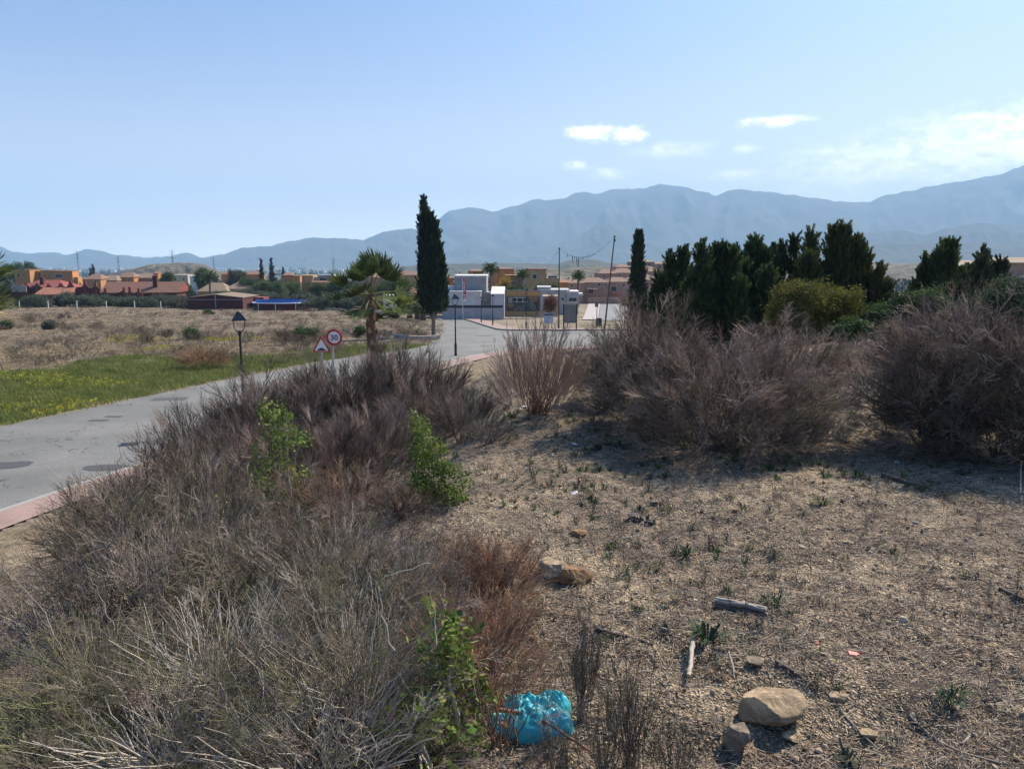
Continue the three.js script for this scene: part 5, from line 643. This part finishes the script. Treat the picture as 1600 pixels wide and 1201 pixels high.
// ---------------------------------------------------------------- things lying on the lot
function stoneGeo(seed, sx, sy, sz) {                       // a broken stone: a ball cut by flat planes, roughened
  const r = rng(seed), g = new THREE.IcosahedronGeometry(1, 18), P = g.attributes.position, planes = []; for (let k = 0; k < 13; k++) planes.push([V3(r() - .5, r() - .45, r() - .5).normalize(), .58 + .34 * r()]); planes.push([V3(.1, 1, .05).normalize(), .6]);
  const p = V3(0, 0, 0); for (let k = 0; k < P.count; k++) { p.fromBufferAttribute(P, k).normalize(); let m = 1.05; for (const [n, d] of planes) { const c = p.dot(n); if (c > .05) m = Math.min(m, d / c); } m += (fbm(p.x * 4 + seed, p.y * 4 + p.z * 3, 4) - .5) * .11 + (vnoise(p.x * 17 + seed, p.y * 17 + p.z * 13) - .5) * .025; P.setXYZ(k, p.x * m * sx, p.y * m * sy, p.z * m * sz); }
  g.computeVertexNormals(); return g;
}
const rockMap = grainTexture(256, (x, y) => { const f = tfbm(x, y, 6, 5, 33), s = tnoise(x, y, 90, 4); const v = .62 + .5 * (f - .45) + .15 * (s - .5); return [v, v * .93, v * .83]; });
const stoneMat = (r, g, b) => { const m = mat(r, g, b, .95); m.map = rockMap; return m; };
function stone(label, u, v, wpx, hpx, seed, m, turn = 0, deep = .75) { const p = ground(u, v), D = p.distanceTo(camera.position), w = wpx / FOC * D / 2 * 1.1, h = hpx / FOC * D / 2 * 1.15, o = solo('stone', label, 'stone', stoneGeo(seed, w, h, w * deep), m, undefined, 'stones on the lot'); o.position.copy(p).add(V3(0, h * .45, 0)); o.rotation.y = turn; return o; }
const sandStone = stoneMat(.74, .6, .45), paleStone = stoneMat(.7, .6, .48), warmStone = stoneMat(.62, .40, .24), greyStone = stoneMat(.44, .38, .33);
stone('large squarish sandy stone on the bare soil near the bottom edge', 1207, 1122, 84, 58, 5, sandStone, .3);
stone('rounded greyish stone left of and below the large sandy one', 1152, 1160, 44, 40, 9, greyStone, 1);
stone('two-toned pale and orange stone beside the rust brown shrub', 895, 910, 58, 40, 14, warmStone, .5); stone('chalky pale top stone leaning on the orange stone', 870, 899, 58, 36, 15, paleStone, 2.1);
stone('small flat tan stone behind the two-toned stone', 902, 837, 26, 15, 21, warmStone, .2); stone('dark reddish brick piece standing near the broad bush', 934, 702, 12, 15, 22, stoneMat(.12, .07, .06), .1); stone('flat brown brick piece right of the standing brick', 950, 694, 16, 7, 23, stoneMat(.14, .09, .075), .3);
stone('flat tan slab beyond the large sandy stone', 1312, 1090, 28, 12, 24, sandStone, .7); stone('small yellowish stone near the bottom edge', 1358, 1152, 24, 14, 25, sandStone, .1); stone('yellowish half-buried stone at the bottom right of the sandy stone', 1238, 1152, 30, 14, 26, sandStone, .9);
stone('small dark stone in front of the broad bush', 1022, 788, 11, 9, 27, greyStone, .2); stone('flat pale stone beside the dark rosette plant', 1180, 1036, 28, 12, 28, greyStone, .4); stone('small orange stone on the bare soil', 1150, 800, 10, 8, 29, warmStone, 0); stone('pale flat stone far back on the soil', 1327, 849, 14, 5, 30, paleStone, 0); stone('brown lump of earth below the rust shrub', 835, 1003, 15, 13, 31, stoneMat(.2, .12, .08), 0);
// wood
function branchOn(name, label, cat, uv, r0, r1, m, seed, lift = .3) { const r = rng(seed), P = [], n = uv.length; for (let k = 0; k < n; k++) { const p = ground(uv[k][0], uv[k][1]); p.y += r0 * .8 + (uv[k][2] ?? 0); P.push(p); } const c = new THREE.CatmullRomCurve3(P).getPoints(14); c.forEach((p, i) => p.add(V3((r() - .5) * r0 * .5, (r() - .5) * r0 * .4, (r() - .5) * r0 * .5))); return solo(name, label, cat, new MB().tube(c, (t) => lerp(r0, r1, t) * (.85 + .3 * vnoise(t * 12, seed)), 7, true).geo(), m, undefined, 'dead wood on the lot'); }
{ const a = ground(1113, 948), b = ground(1201, 965), g = thing('weathered_log', 'short grey weathered split log on the bare soil', 'log', a), d = b.clone().sub(a), r = rng(3), wood = [mat(.17, .15, .135), mat(.1, .09, .08), mat(.22, .195, .165)]; for (let k = 0; k < 7; k++) { const o = V3((r() - .5) * .03, .012 + k % 3 * .02 + r() * .01, (r() - .5) * .075), pts = []; const s0 = r() * .12, s1 = .85 + r() * .15; for (let i = 0; i <= 8; i++) pts.push(d.clone().multiplyScalar(lerp(s0, s1, i / 8)).add(o).add(V3(0, (r() - .5) * .008, (r() - .5) * .01))); part(g, 'splinter', new MB().tube(pts, (t) => .019 * (1 - .3 * Math.abs(t - .4)) * (.8 + .4 * vnoise(t * 9, k)), 6, true).geo(), wood[k % 3]); } }
const boneWood = mat(.36, .3, .235), darkWood = mat(.09, .065, .05), greyWood = mat(.2, .165, .13);
branchOn('white_stick', 'bleached white stick standing out of the dark plant', 'stick', [[1081, 1017, .07], [1080, 1045, .06], [1076, 1072, .05]], .014, .012, boneWood, 1);
branchOn('dead_branch', 'dark flat branch lying between the bag and the log', 'branch', [[931, 985], [965, 994], [1020, 1009]], .014, .008, darkWood, 2); branchOn('dead_branch', 'dark branch pointing down beside the sandy stone', 'branch', [[1213, 1036], [1240, 1052], [1274, 1076]], .012, .008, darkWood, 3);
branchOn('dead_branch', 'long thin pale branch in the bottom right corner', 'branch', [[1420, 1118], [1450, 1148], [1500, 1176], [1575, 1197]], .009, .005, greyWood, 4); branchOn('dead_branch', 'short forked twig near the right edge', 'branch', [[1488, 1124], [1498, 1108], [1512, 1090]], .01, .006, greyWood, 5); branchOn('dead_branch', 'thin twig slanting down from the dark rosette', 'branch', [[1290, 1080], [1330, 1130], [1372, 1172]], .006, .004, greyWood, 6);
branchOn('dead_branch', 'dark fallen branch in the clearing before the tall bush', 'branch', [[1378, 744], [1410, 754], [1450, 765]], .028, .014, darkWood, 7); branchOn('dead_branch', 'dark curved branch at the right edge of the soil', 'branch', [[1563, 922], [1590, 934], [1625, 948]], .014, .008, darkWood, 8); branchOn('dead_branch', 'thin dark twig lying on the soil beyond the log', 'branch', [[1302, 866], [1330, 865], [1360, 868]], .008, .005, darkWood, 9);
branchOn('dead_branch', 'pale bent twig right of the white stick', 'branch', [[1138, 1028, .03], [1146, 1046], [1148, 1062]], .007, .004, boneWood, 10); branchOn('dead_branch', 'reddish bare branch lying across the blue bag', 'branch', [[780, 1132, .07], [830, 1140, .07], [880, 1160, .04], [930, 1185, .01]], .01, .006, mat(.2, .105, .07), 11);
branchOn('dead_branch', 'small bleached twig near the bottom edge', 'branch', [[1503, 1164], [1512, 1156], [1517, 1147]], .007, .004, boneWood, 13); branchOn('dead_branch', 'pale stem standing at the edge of the clearing', 'branch', [[1595, 772, 0], [1594, 740, .12]], .008, .005, boneWood, 14);
{ // pale curved dead stems over the grey brush, one thing each
  const r = rng(71), stemA = mat(.25, .21, .165), stemB = mat(.33, .285, .23), S = [[[585, 905, 3.2], [590, 950, 3.2], [580, 1010, 3.15], [570, 1050, 3.1]], [[640, 845, 3.3], [615, 890, 3.25], [596, 930, 3.2], [575, 1040, 3.1]], [[670, 878, 3.3], [640, 890, 3.25], [596, 908, 3.2], [598, 960, 3.2], [614, 1015, 3.2]], [[315, 722, 5.2], [314, 780, 5.2], [310, 850, 5.2]], [[215, 772, 5], [195, 795, 5], [180, 840, 5], [172, 880, 5]], [[210, 815, 4.8], [190, 830, 4.8], [164, 860, 4.8]], [[300, 765, 4.6], [285, 830, 4.6], [265, 880, 4.6], [250, 905, 4.6]], [[405, 872, 3.8], [395, 930, 3.8], [380, 952, 3.8]], [[345, 1010, 3.1], [365, 1060, 3.1], [385, 1098, 3.1], [380, 1130, 3.0], [340, 1134, 3.0]], [[130, 880, 4.2], [155, 930, 4.2], [180, 985, 4.1]], [[470, 1060, 3.0], [500, 1110, 3.0], [560, 1130, 2.95]], [[20, 900, 4], [70, 960, 3.9], [110, 1060, 3.8]], [[670, 925, 3.2], [678, 960, 3.2], [680, 1020, 3.15]]];
  const names = ['forked pale stem in the middle of the brush', 'long straight pale stem rising above the brush middle', 'pale stem with a bent arm over the brush middle', 'upright bleached stem beside the road view', 'pale stem bowing over towards the pavement', 'short pale stem bowing over the pavement brush', 'leaning pale stem left of the tall green bush', 'hooked pale stem below the tall green bush', 'pale stem curling into a ring near the bottom', 'slanting pale stem by the sandy bank', 'pale stem arching above the bottom edge', 'long thin stem crossing the lower corner', 'short white stem beside the creeper'];
  S.forEach((s, i) => solo('bleached_stem', names[i], 'dead stem', new MB().tube(new THREE.CatmullRomCurve3(s.map(([u, v, d]) => W(u, v, d))).getPoints(16).map((p, k) => p.add(V3(r() - .5, r() - .5, r() - .5).multiplyScalar(.018))), (t) => .0036 * (.45 + .8 * t), 5, true).geo(), i % 2 ? stemA : stemB, undefined, 'bleached stems over the brush')); }
// blue bag
{ const p = ground(838, 1128), g = thing('plastic_bag', 'crumpled turquoise plastic bag under the rust brown twigs', 'plastic bag', p.clone().add(V3(0, .005, 0))); const mk = (seed, sx, sy, sz) => { // a sheet of film slumped over itself: folds run out from several peaks
    const P = [], I = [], na = 90, nr = 34, pk = [[0, 0], [.42, .2], [-.38, .25], [.1, -.42], [-.3, -.3]]; for (let i = 0; i <= nr; i++) for (let k = 0; k <= na; k++) { const q = i / nr, a = (k % na) / na * 6.2832, R = .78 + .4 * fbm(Math.cos(a) * 1.6 + seed, Math.sin(a) * 1.6, 3), x = Math.cos(a) * q * R, z = Math.sin(a) * q * R; let y = .95 * Math.sqrt(Math.max(0, 1 - q * q)) * (.55 + .6 * fbm(x * 1.5 + seed, z * 1.5, 2)), f = 0; for (const [px, pz] of pk) { const dx = x - px, dz = z - pz, an = Math.atan2(dz, dx), d = Math.hypot(dx, dz); f += Math.abs(Math.sin(an * 3.5 + seed + px * 9 + 1.5 * fbm(x * 3 + px * 7, z * 3, 2))) * Math.exp(-d * d * 6) * Math.min(1, d * 6); } y += (.15 * f + .15 * Math.abs(2 * fbm(x * 5 + seed, z * 5, 2) - 1) - .16) * (1 - q ** 4); P.push(x * sx, y * sy, z * sz); }
    for (let i = 0; i < nr; i++) for (let k = 0; k < na; k++) { const o = i * (na + 1) + k, e = o + na + 1; I.push(o, o + 1, e, o + 1, e + 1, e); } const q = new THREE.BufferGeometry(); q.setAttribute('position', new THREE.Float32BufferAttribute(P, 3)); q.setIndex(I); q.computeVertexNormals(); const N = q.attributes.normal; if (N.getY(na * 5) < 0) for (let k = 0; k < N.count; k++) N.setXYZ(k, -N.getX(k), -N.getY(k), -N.getZ(k)); return q; };
  const film = new THREE.MeshPhysicalMaterial({ color: lin(.06, .58, .68), roughness: .5, transmission: .5, thickness: 0, side: THREE.DoubleSide, specularIntensity: .7 });
  part(g, 'bag_body', mk(2, .2, .15, .18), film); const f1 = part(g, 'bag_flap', mk(7, .1, .09, .1), film); f1.position.set(-.15, -.02, .03); const f2 = part(g, 'bag_handle', mk(11, .09, .1, .08), film); f2.position.set(.08, .03, -.05); }
// litter
const scrap = (name, label, u, v, s, m, seed) => { const p = ground(u, v), o = solo(name, label, 'litter', stoneGeo(seed, s, s * .35, s * .7), m); o.position.copy(p).add(V3(0, s * .12, 0)); o.rotation.set(.2, seed, .15); };
const orangeScrap = mat(.55, .1, .055, .6), whiteScrap = mat(.62, .6, .56, .7);
scrap('plastic_scrap', 'crumpled orange plastic scrap beside dry plants', 1333, 1024, .042, orangeScrap, 3); scrap('plastic_scrap', 'tiny orange plastic scrap left of the larger one', 1277, 1005, .02, orangeScrap, 4); scrap('paper_scrap', 'white scrap of paper near the standing brick', 898, 694, .05, whiteScrap, 5); scrap('paper_scrap', 'white scrap among weeds before the mound bush', 820, 636, .05, whiteScrap, 6); scrap('paper_scrap', 'pale scrap on the soil left of the clearing', 897, 771, .04, whiteScrap, 7); scrap('plastic_scrap', 'faded pink scrap on the soil', 908, 753, .045, mat(.5, .2, .15), 8); scrap('plastic_scrap', 'small pinkish red scrap left of the faded pink one', 850, 757, .03, mat(.5, .13, .09), 9); scrap('paper_scrap', 'small white pebble-like scrap by the sandy stone', 1220, 1066, .014, whiteScrap, 10); scrap('paper_scrap', 'yellow-white scrap on the open soil', 1297, 877, .022, mat(.6, .45, .22), 11); scrap('plastic_scrap', 'small yellow scrap far on the soil', 1386, 833, .02, mat(.6, .36, .04), 12);
{ const p = ground(1005, 816), g = thing('burnt_stump', 'low charred dark stump on the bare soil', 'stump', p), r = rng(8); for (let k = 0; k < 16; k++) { const x = (r() - .5) * .34, z = (r() - .5) * .14; part(g, 'splinter', new MB().tube([V3(x, -.03, z), V3(x + (r() - .5) * .06, .015 + r() * .02, z + (r() - .5) * .05), V3(x + (r() - .5) * .16, .03 + r() * .045, z + (r() - .5) * .12)], (t) => (.012 + .014 * ((k * 7) % 5) / 4) * (1 - .7 * t), 6, true).geo(), k % 2 ? mat(.045, .038, .032) : mat(.075, .06, .05)); } }
// weeds: rosettes of narrow leaves
function rosette(seed, n, L, w, lift) { const r = rng(seed), mb = new MB(); for (let k = 0; k < n; k++) { const a = r() * 6.283, l = L * (.5 + .6 * r()), e = lift * (.4 + .9 * r()), c = V3(Math.cos(a), 0, Math.sin(a)), s = V3(-c.z, 0, c.x).multiplyScalar(w * (.6 + .7 * r())), p = c.clone().multiplyScalar(.01), m = c.clone().multiplyScalar(l * .55).setY(l * e), t = c.clone().multiplyScalar(l).setY(l * e * .75); mb.tri(p.clone().add(s.clone().multiplyScalar(.4)), m.clone().add(s), p.clone().sub(s.clone().multiplyScalar(.4))); mb.tri(p.clone().sub(s.clone().multiplyScalar(.4)), m.clone().add(s), m.clone().sub(s)); mb.tri(m.clone().add(s), t, m.clone().sub(s)); } return mb.geo(); }
const weedMat = [leafMat(.045, .07, .03, .2), leafMat(.07, .09, .035, .25), leafMat(.05, .062, .04, .2)];
[[1105, 1005, .17, 'large dark green rosette plant beside the white stick'], [955, 857, .1, 'small green rosette near the flat tan stone'], [1212, 872, .09, 'small dark green tuft on the open soil'], [1070, 868, .11, 'green weed tuft in the middle of the soil'], [1284, 788, .13, 'dark green weed at the clearing edge'], [1325, 1190, .11, 'dark green leafy weed at the bottom edge'], [1485, 1098, .11, 'green weed tuft near the right edge'], [880, 885, .07, 'grey-green weed behind the pale stone'], [1040, 985, .06, 'thin green weed below the log'], [995, 955, .06, 'small green tuft left of the log'], [1135, 925, .07, 'small weed tuft above the log'], [870, 905, .06, 'weed growing against the pale stone'], [1120, 862, .08, 'weed tuft right of the middle one'], [1500, 1085, .08, 'grey weed by the forked twig'], [935, 735, .12, 'green weed patch before the standing brick'], [800, 655, .2, 'dark green weeds at the foot of the mound bush'], [1010, 690, .22, 'dark green weeds at the foot of the broad bush'], [1000, 800, .1, 'weed tuft behind the charred stump'], [1340, 745, .14, 'green weeds at the clearing mouth']].forEach(([u, v, L, label], i) => { const p = ground(u, v), o = solo('weed', label, 'weed', rosette(200 + i, 34, L, L * .055, .6), weedMat[i % 3], undefined, 'green weeds on the lot'); o.position.copy(p).add(V3(0, -.005, 0)); });
{ // litter of twigs and straw, clods, pebbles and small weeds, nobody could count
  const r = rng(99), spots = (n, near, far, f) => { const out = []; let g = 0; while (out.length < n && g++ < n * 12) { const d = near * Math.pow(far / near, r()), x = (-.8 + 2.05 * r()) * d, z = -d; if (!onLot(x, z) || !f(x, z)) continue; out.push([x, H(x, z), z, d]); } return out; };
  const put = (name, label, cat, geo, m, L, C) => { const o = copies(scene, name, geo, m, L, C); o.userData = { kind: 'stuff', label, category: cat }; return o; };
  const stick = new MB().tube([V3(0, -.5, 0), V3(.05, 0, .03), V3(0, .5, .02)], () => .5, 3).geo(); const bent = new MB().tube([V3(0, -.5, 0), V3(.12, -.1, .05), V3(.05, .5, .1)], (t) => .5 * (1 - .5 * t), 3).geo();
  for (const [geo, name, n, w, tones, label] of [[stick, 'straw_litter', 58000, [.0022, .0035], [[.42, .34, .24], [.3, .23, .165], [.17, .125, .095], [.09, .07, .055]], 'dry straw and stem litter strewn over the soil'], [bent, 'twig_litter', 19000, [.003, .0055], [[.2, .155, .125], [.12, .09, .075], [.3, .25, .21], [.07, .055, .045]], 'fine broken twigs strewn over the soil']]) {
    const L = [], C = []; for (const [x, y, z, d] of spots(n, 2.6, 15, (x, z) => fbm(x * 1.1 + 3, z * 1.1, 3) + .4 * r() > .6)) { const l = (.035 + .11 * r() * r()) * (1 + d / 14), a = r() * 6.283, t = (r() - .5) * .5, dir = V3(Math.cos(a), t, Math.sin(a)).normalize(), q = new THREE.Quaternion().setFromUnitVectors(UP, dir), k = lerp(w[0], w[1], r()) * (1 + d / 20); L.push(new THREE.Matrix4().compose(V3(x, y + .006 + Math.abs(t) * l * .3, z), q, V3(k, l, k))); C.push(tint(r, tones[Math.floor(r() * tones.length)], .4)); } put(name, label, 'litter', geo, twigMat, L, C); }
  { const geos = [stoneGeo(51, 1, .75, .9), stoneGeo(52, 1, .7, 1.1)]; const low = new THREE.IcosahedronGeometry(1, 1); { const P = low.attributes.position, v = V3(0, 0, 0); for (let k = 0; k < P.count; k++) { v.fromBufferAttribute(P, k); const m = .75 + .5 * vnoise(v.x * 2.3 + 5, v.y * 2.3 + v.z * 3.1); P.setXYZ(k, v.x * m, v.y * m * .7, v.z * m); } low.computeVertexNormals(); }
    const L = [], C = []; for (const [x, y, z, d] of spots(11000, 2.6, 14, () => true)) { const s = (.004 + .011 * Math.pow(r(), 3)) * (1 + d / 22); L.push(new THREE.Matrix4().compose(V3(x, y + s * .2, z), new THREE.Quaternion().setFromEuler(new THREE.Euler(r() * 6, r() * 6, r() * 6)), V3(s, s, s))); C.push(tint(r, [[.33, .24, .15], [.26, .185, .115], [.17, .12, .08], [.4, .3, .2]][Math.floor(r() * 4)], .4)); } put('soil_clods', 'small clods of earth covering the soil', 'soil', low, mat(1, 1, 1, 1), L, C);
    const L2 = [], C2 = []; for (const [x, y, z, d] of spots(300, 2.6, 13, () => true)) { const s = (.006 + .014 * Math.pow(r(), 3)) * (1 + d / 12); L2.push(new THREE.Matrix4().compose(V3(x, y + s * .25, z), new THREE.Quaternion().setFromEuler(new THREE.Euler(r() * .6, r() * 6, r() * .6)), V3(s, s * .8, s))); C2.push(tint(r, [[.4, .33, .24], [.34, .26, .18], [.26, .21, .16]][Math.floor(r() * 3)], .4)); } put('pebbles', 'pale pebbles scattered over the soil', 'pebbles', low, mat(1, 1, 1, .9), L2, C2); }
  { const L = [], C = []; for (const [x, y, z, d] of spots(1100, 2.7, 15, (x, z) => fbm(x * .7 + 30, z * .7, 3) + .2 * r() > .62)) { const s = (.3 + 1.1 * r() * r()) * (1 + d / 16); L.push(new THREE.Matrix4().compose(V3(x, y - .003, z), new THREE.Quaternion().setFromAxisAngle(UP, r() * 6), V3(s, s, s))); C.push(tint(r, [[.06, .08, .04], [.085, .095, .05], [.11, .1, .065], [.17, .14, .09]][Math.floor(r() * 4)], .5)); } put('ground_weeds', 'small grey-green weeds dotted over the soil', 'weeds', rosette(301, 22, .07, .0034, .8), leafWhite, L, C); }
  { const L = [], C = []; for (const [x, y, z, d] of spots(800, 2.7, 13, (x, z) => fbm(x * .8 + 60, z * .8, 3) + .3 * r() > .62)) { const h = .08 + .14 * r(); L.push(aim(V3(x, y - .01, z), jitterDir(UP, r, .25), h, r() * 6, 1.3)); C.push(tint(r, [[.15, .115, .09], [.24, .19, .14], [.1, .08, .06]][Math.floor(r() * 3)], .5)); } put('dead_herbs', 'small dead herbs standing on the soil', 'herbs', UPRIGHT[0], twigMat, L, C); }
  { const L = [], C = []; for (const [u, v, rx, rz, n] of [[1005, 685, 1.2, .6, 110], [960, 655, .9, .7, 50], [935, 735, .9, .6, 34], [800, 650, .7, .35, 44], [1335, 748, .8, .4, 26], [1150, 725, 1.4, .4, 40], [1540, 735, 1, .4, 26], [900, 780, .9, .5, 24]]) { const c = ground(u, v); for (let k = 0; k < n; k++) { const a = r() * 6.283, f = Math.sqrt(r()), x = c.x + Math.cos(a) * f * rx, z = c.z + Math.sin(a) * f * rz, s = .35 + .8 * r() * r(); L.push(new THREE.Matrix4().compose(V3(x, H(x, z) - .004, z), new THREE.Quaternion().setFromAxisAngle(UP, r() * 6), V3(s, s, s))); C.push(tint(r, [[.05, .085, .03], [.08, .11, .04], [.06, .07, .04]][Math.floor(r() * 3)], .5)); } } put('weed_patches', 'patches of dark green weeds at the feet of the bare bushes', 'weeds', rosette(311, 24, .09, .007, .9), leafWhite, L, C); }
  // ---- the field across the road
  const blade = (seed, n, L, w, lean) => { const q = rng(seed), mb = new MB(); for (let k = 0; k < n; k++) { const a = q() * 6.283, x = (q() - .5) * .7, z = (q() - .5) * .7, l = L * (.5 + .7 * q()), c = V3(Math.cos(a) * lean * l * q(), l, Math.sin(a) * lean * l * q()), p = V3(x, 0, z), s = V3(Math.cos(a + 1.5) * w, 0, Math.sin(a + 1.5) * w); mb.tri(p.clone().add(s), p.clone().add(c), p.clone().sub(s)); } return mb.geo(); };
  const field = (n, f, near = 22, far = 175) => { const out = []; let g = 0; while (out.length < n && g++ < n * 14) { const d = near * Math.pow(far / near, r()), u = -30 + r() * 760, x = W(u, 500, d).x, z = -d; if (onLot(x, z) || inside(ROAD, x, z) || !f(x, z, d)) continue; out.push([x, H(x, z), z, d]); } return out; };
  { const L = [], C = []; for (const [x, y, z, d] of field(13000, (x, z) => greenness(x, z) * (.4 + 1.2 * fbm(x * .35, z * .35, 3)) > .25 + .55 * r(), 22, 75)) { const s = .5 + .8 * r(); L.push(new THREE.Matrix4().compose(V3(x, y - .01, z), new THREE.Quaternion().setFromAxisAngle(UP, r() * 6), V3(s, s * (.5 + .8 * r()), s))); C.push(tint(r, [[.13, .165, .035], [.17, .195, .05], [.23, .22, .075], [.1, .13, .03]][Math.floor(r() * 4)], .5)); } put('green_grass', 'fresh green grass strip beside the road', 'grass', blade(3, 34, .16, .012, 1.1), leafWhite, L, C); }
  { const L = [], C = []; for (const [x, y, z, d] of field(9000, (x, z, d) => greenness(x, z) < .35 && fbm(x * .12 + 9, z * .3, 3) + .35 * r() > .64)) { const s = (.35 + .6 * r()) * (1 + d / 220); L.push(new THREE.Matrix4().compose(V3(x, y - .02, z), new THREE.Quaternion().setFromAxisAngle(UP, r() * 6), V3(s * 1.3, s, s * 1.3))); C.push(tint(r, [[.34, .255, .155], [.27, .2, .125], [.4, .31, .19], [.2, .15, .1], [.28, .23, .11]][Math.floor(r() * 5)], .5)); } put('dry_grass', 'dry brown grass and stalks covering the field', 'grass', blade(5, 30, .17, .012, 1.4), twigMat, L, C); }
  { const L = [], C = []; for (const [x, y, z, d] of field(520, (x, z, d) => d > 45 && fbm(x * .1 + 40, z * .14, 3) + .3 * r() > .6, 45, 165)) { const s = (.25 + .6 * r() * r()) * (1 + d / 240); L.push(aim(V3(x, y - .05, z), UP, s, r() * 6, 1.5)); C.push(tint(r, [[.12, .095, .07], [.16, .125, .095], [.09, .085, .055], [.2, .155, .115]][Math.floor(r() * 4)], .5)); } put('field_scrub', 'low dark dry scrub dotted over the field', 'scrub', mergeGeometries([...CROOK, ...BROOM].map((g, k) => g.clone().rotateZ((k % 3 - 1) * .55).rotateX((Math.floor(k / 3) - .5) * .7))), twigMat, L, C); }
  { const L = [], C = [], patches = [[217, 533, 3.2, 2.2], [205, 528, 2.2, 1.5], [370, 530, 5, 1.2], [340, 532, 2, 1], [95, 640, 2.6, 1.6], [250, 545, 2.5, 1.5], [20, 590, 3, 1.5], [130, 600, 3, 1.5]]; for (const [u, v, rx, rz] of patches) { const c = ground(u, v); for (let k = 0; k < 260; k++) { const a = r() * 6.283, f = Math.sqrt(r()), x = c.x + Math.cos(a) * f * rx, z = c.z + Math.sin(a) * f * rz; if (inside(ROAD, x, z)) continue; L.push(new THREE.Matrix4().compose(V3(x, H(x, z) + .06 + .14 * r(), z), new THREE.Quaternion().setFromEuler(new THREE.Euler(r(), r() * 6, r())), V3(.1, .1, .1).multiplyScalar(.6 + r()))); C.push(tint(r, [[.5, .44, .03], [.42, .38, .04], [.14, .17, .03]][Math.floor(r() * 3)], .3)); } } put('yellow_flowers', 'patches of small yellow flowers in the grass', 'flowers', leafGeo(9, .4, .16, 61, 1), leafWhite, L, C); }
}
twigShrub({ u: 312, d: 43.5, top: 541, hw: 42, name: 'reddish_tuft', cat: 'grass tuft', label: 'large reddish dry tuft in the green strip beyond the road', kind: UPRIGHT, n: 240, len: .6, colors: [[.3, .17, .1], [.24, .13, .08], [.34, .23, .13]], stems: 20, upright: .5, hk: .75, wk: .75, wide: 2 });
[[298, 514, 18, 'round dark green bush in the middle of the dry field', GREEN.concat(CONIFER), 66], [10, 501, 14, 'dark green bush at the picture edge in the dry field', GREEN, 88], [76, 500, 11, 'small dark green bush left in the dry field', OLIVETREE, 88], [327, 484, 11, 'small green bush before the red shed', GREEN, 138], [475, 506, 20, 'green palmetto clump beyond the signs', GREEN, 66], [560, 510, 9, 'small dark bush left of the road palm trunk', CONIFER, 72], [615, 480, 10, 'dark bush at the lane before the small white house', CONIFER, 122]].forEach(([u, v, hw, label, colors, d], i) => bush('field_bush', label, 'bush', u, d, v, hw, { seed: 150 + i, colors, dense: 16, size: .5, n: 8, mid: .45, ry: .3, group: 'green bushes in the field' }));
[[95, 501, 10, 86, 'low brown tuft beside the small dark green bush'], [112, 504, 12, 82, 'wide low brown tuft in the dry field'], [150, 503, 11, 84, 'brown tuft left of the flower patch'], [214, 508, 8, 78, 'small dark brown tuft in the dry field middle'], [225, 515, 10, 62, 'reddish brown tuft above the flower patch'], [258, 511, 9, 70, 'brown tuft left of the round dark green bush'], [43, 490, 8, 104, 'dark tuft near the fence posts at the picture edge'], [101, 487, 8, 112, 'dark tuft below the third fence post'], [440, 512, 13, 60, 'brown heap of dry stalks left of the palmetto'], [492, 520, 18, 58, 'dark brown heap of dry fronds behind the signs'], [465, 522, 20, 56, 'pale brown bush behind the warning sign'], [600, 515, 14, 74, 'olive brown tuft right of the road palm trunk'], [632, 512, 16, 76, 'dry tuft beside the planter wall']].forEach(([u, v, hw, d, label]) => twigShrub({ u, d, top: v, hw, label, name: 'dry_tuft', cat: 'dry tuft', kind: [...CROOK, ...BROOM], n: 46, len: .55, colors: PURPLE.concat(RUST.slice(1, 2), GREY.slice(2)), stems: 10, hk: .8, wk: .8, wide: 2.2, group: 'dry tufts in the field' }));
renderer.render(scene, camera);
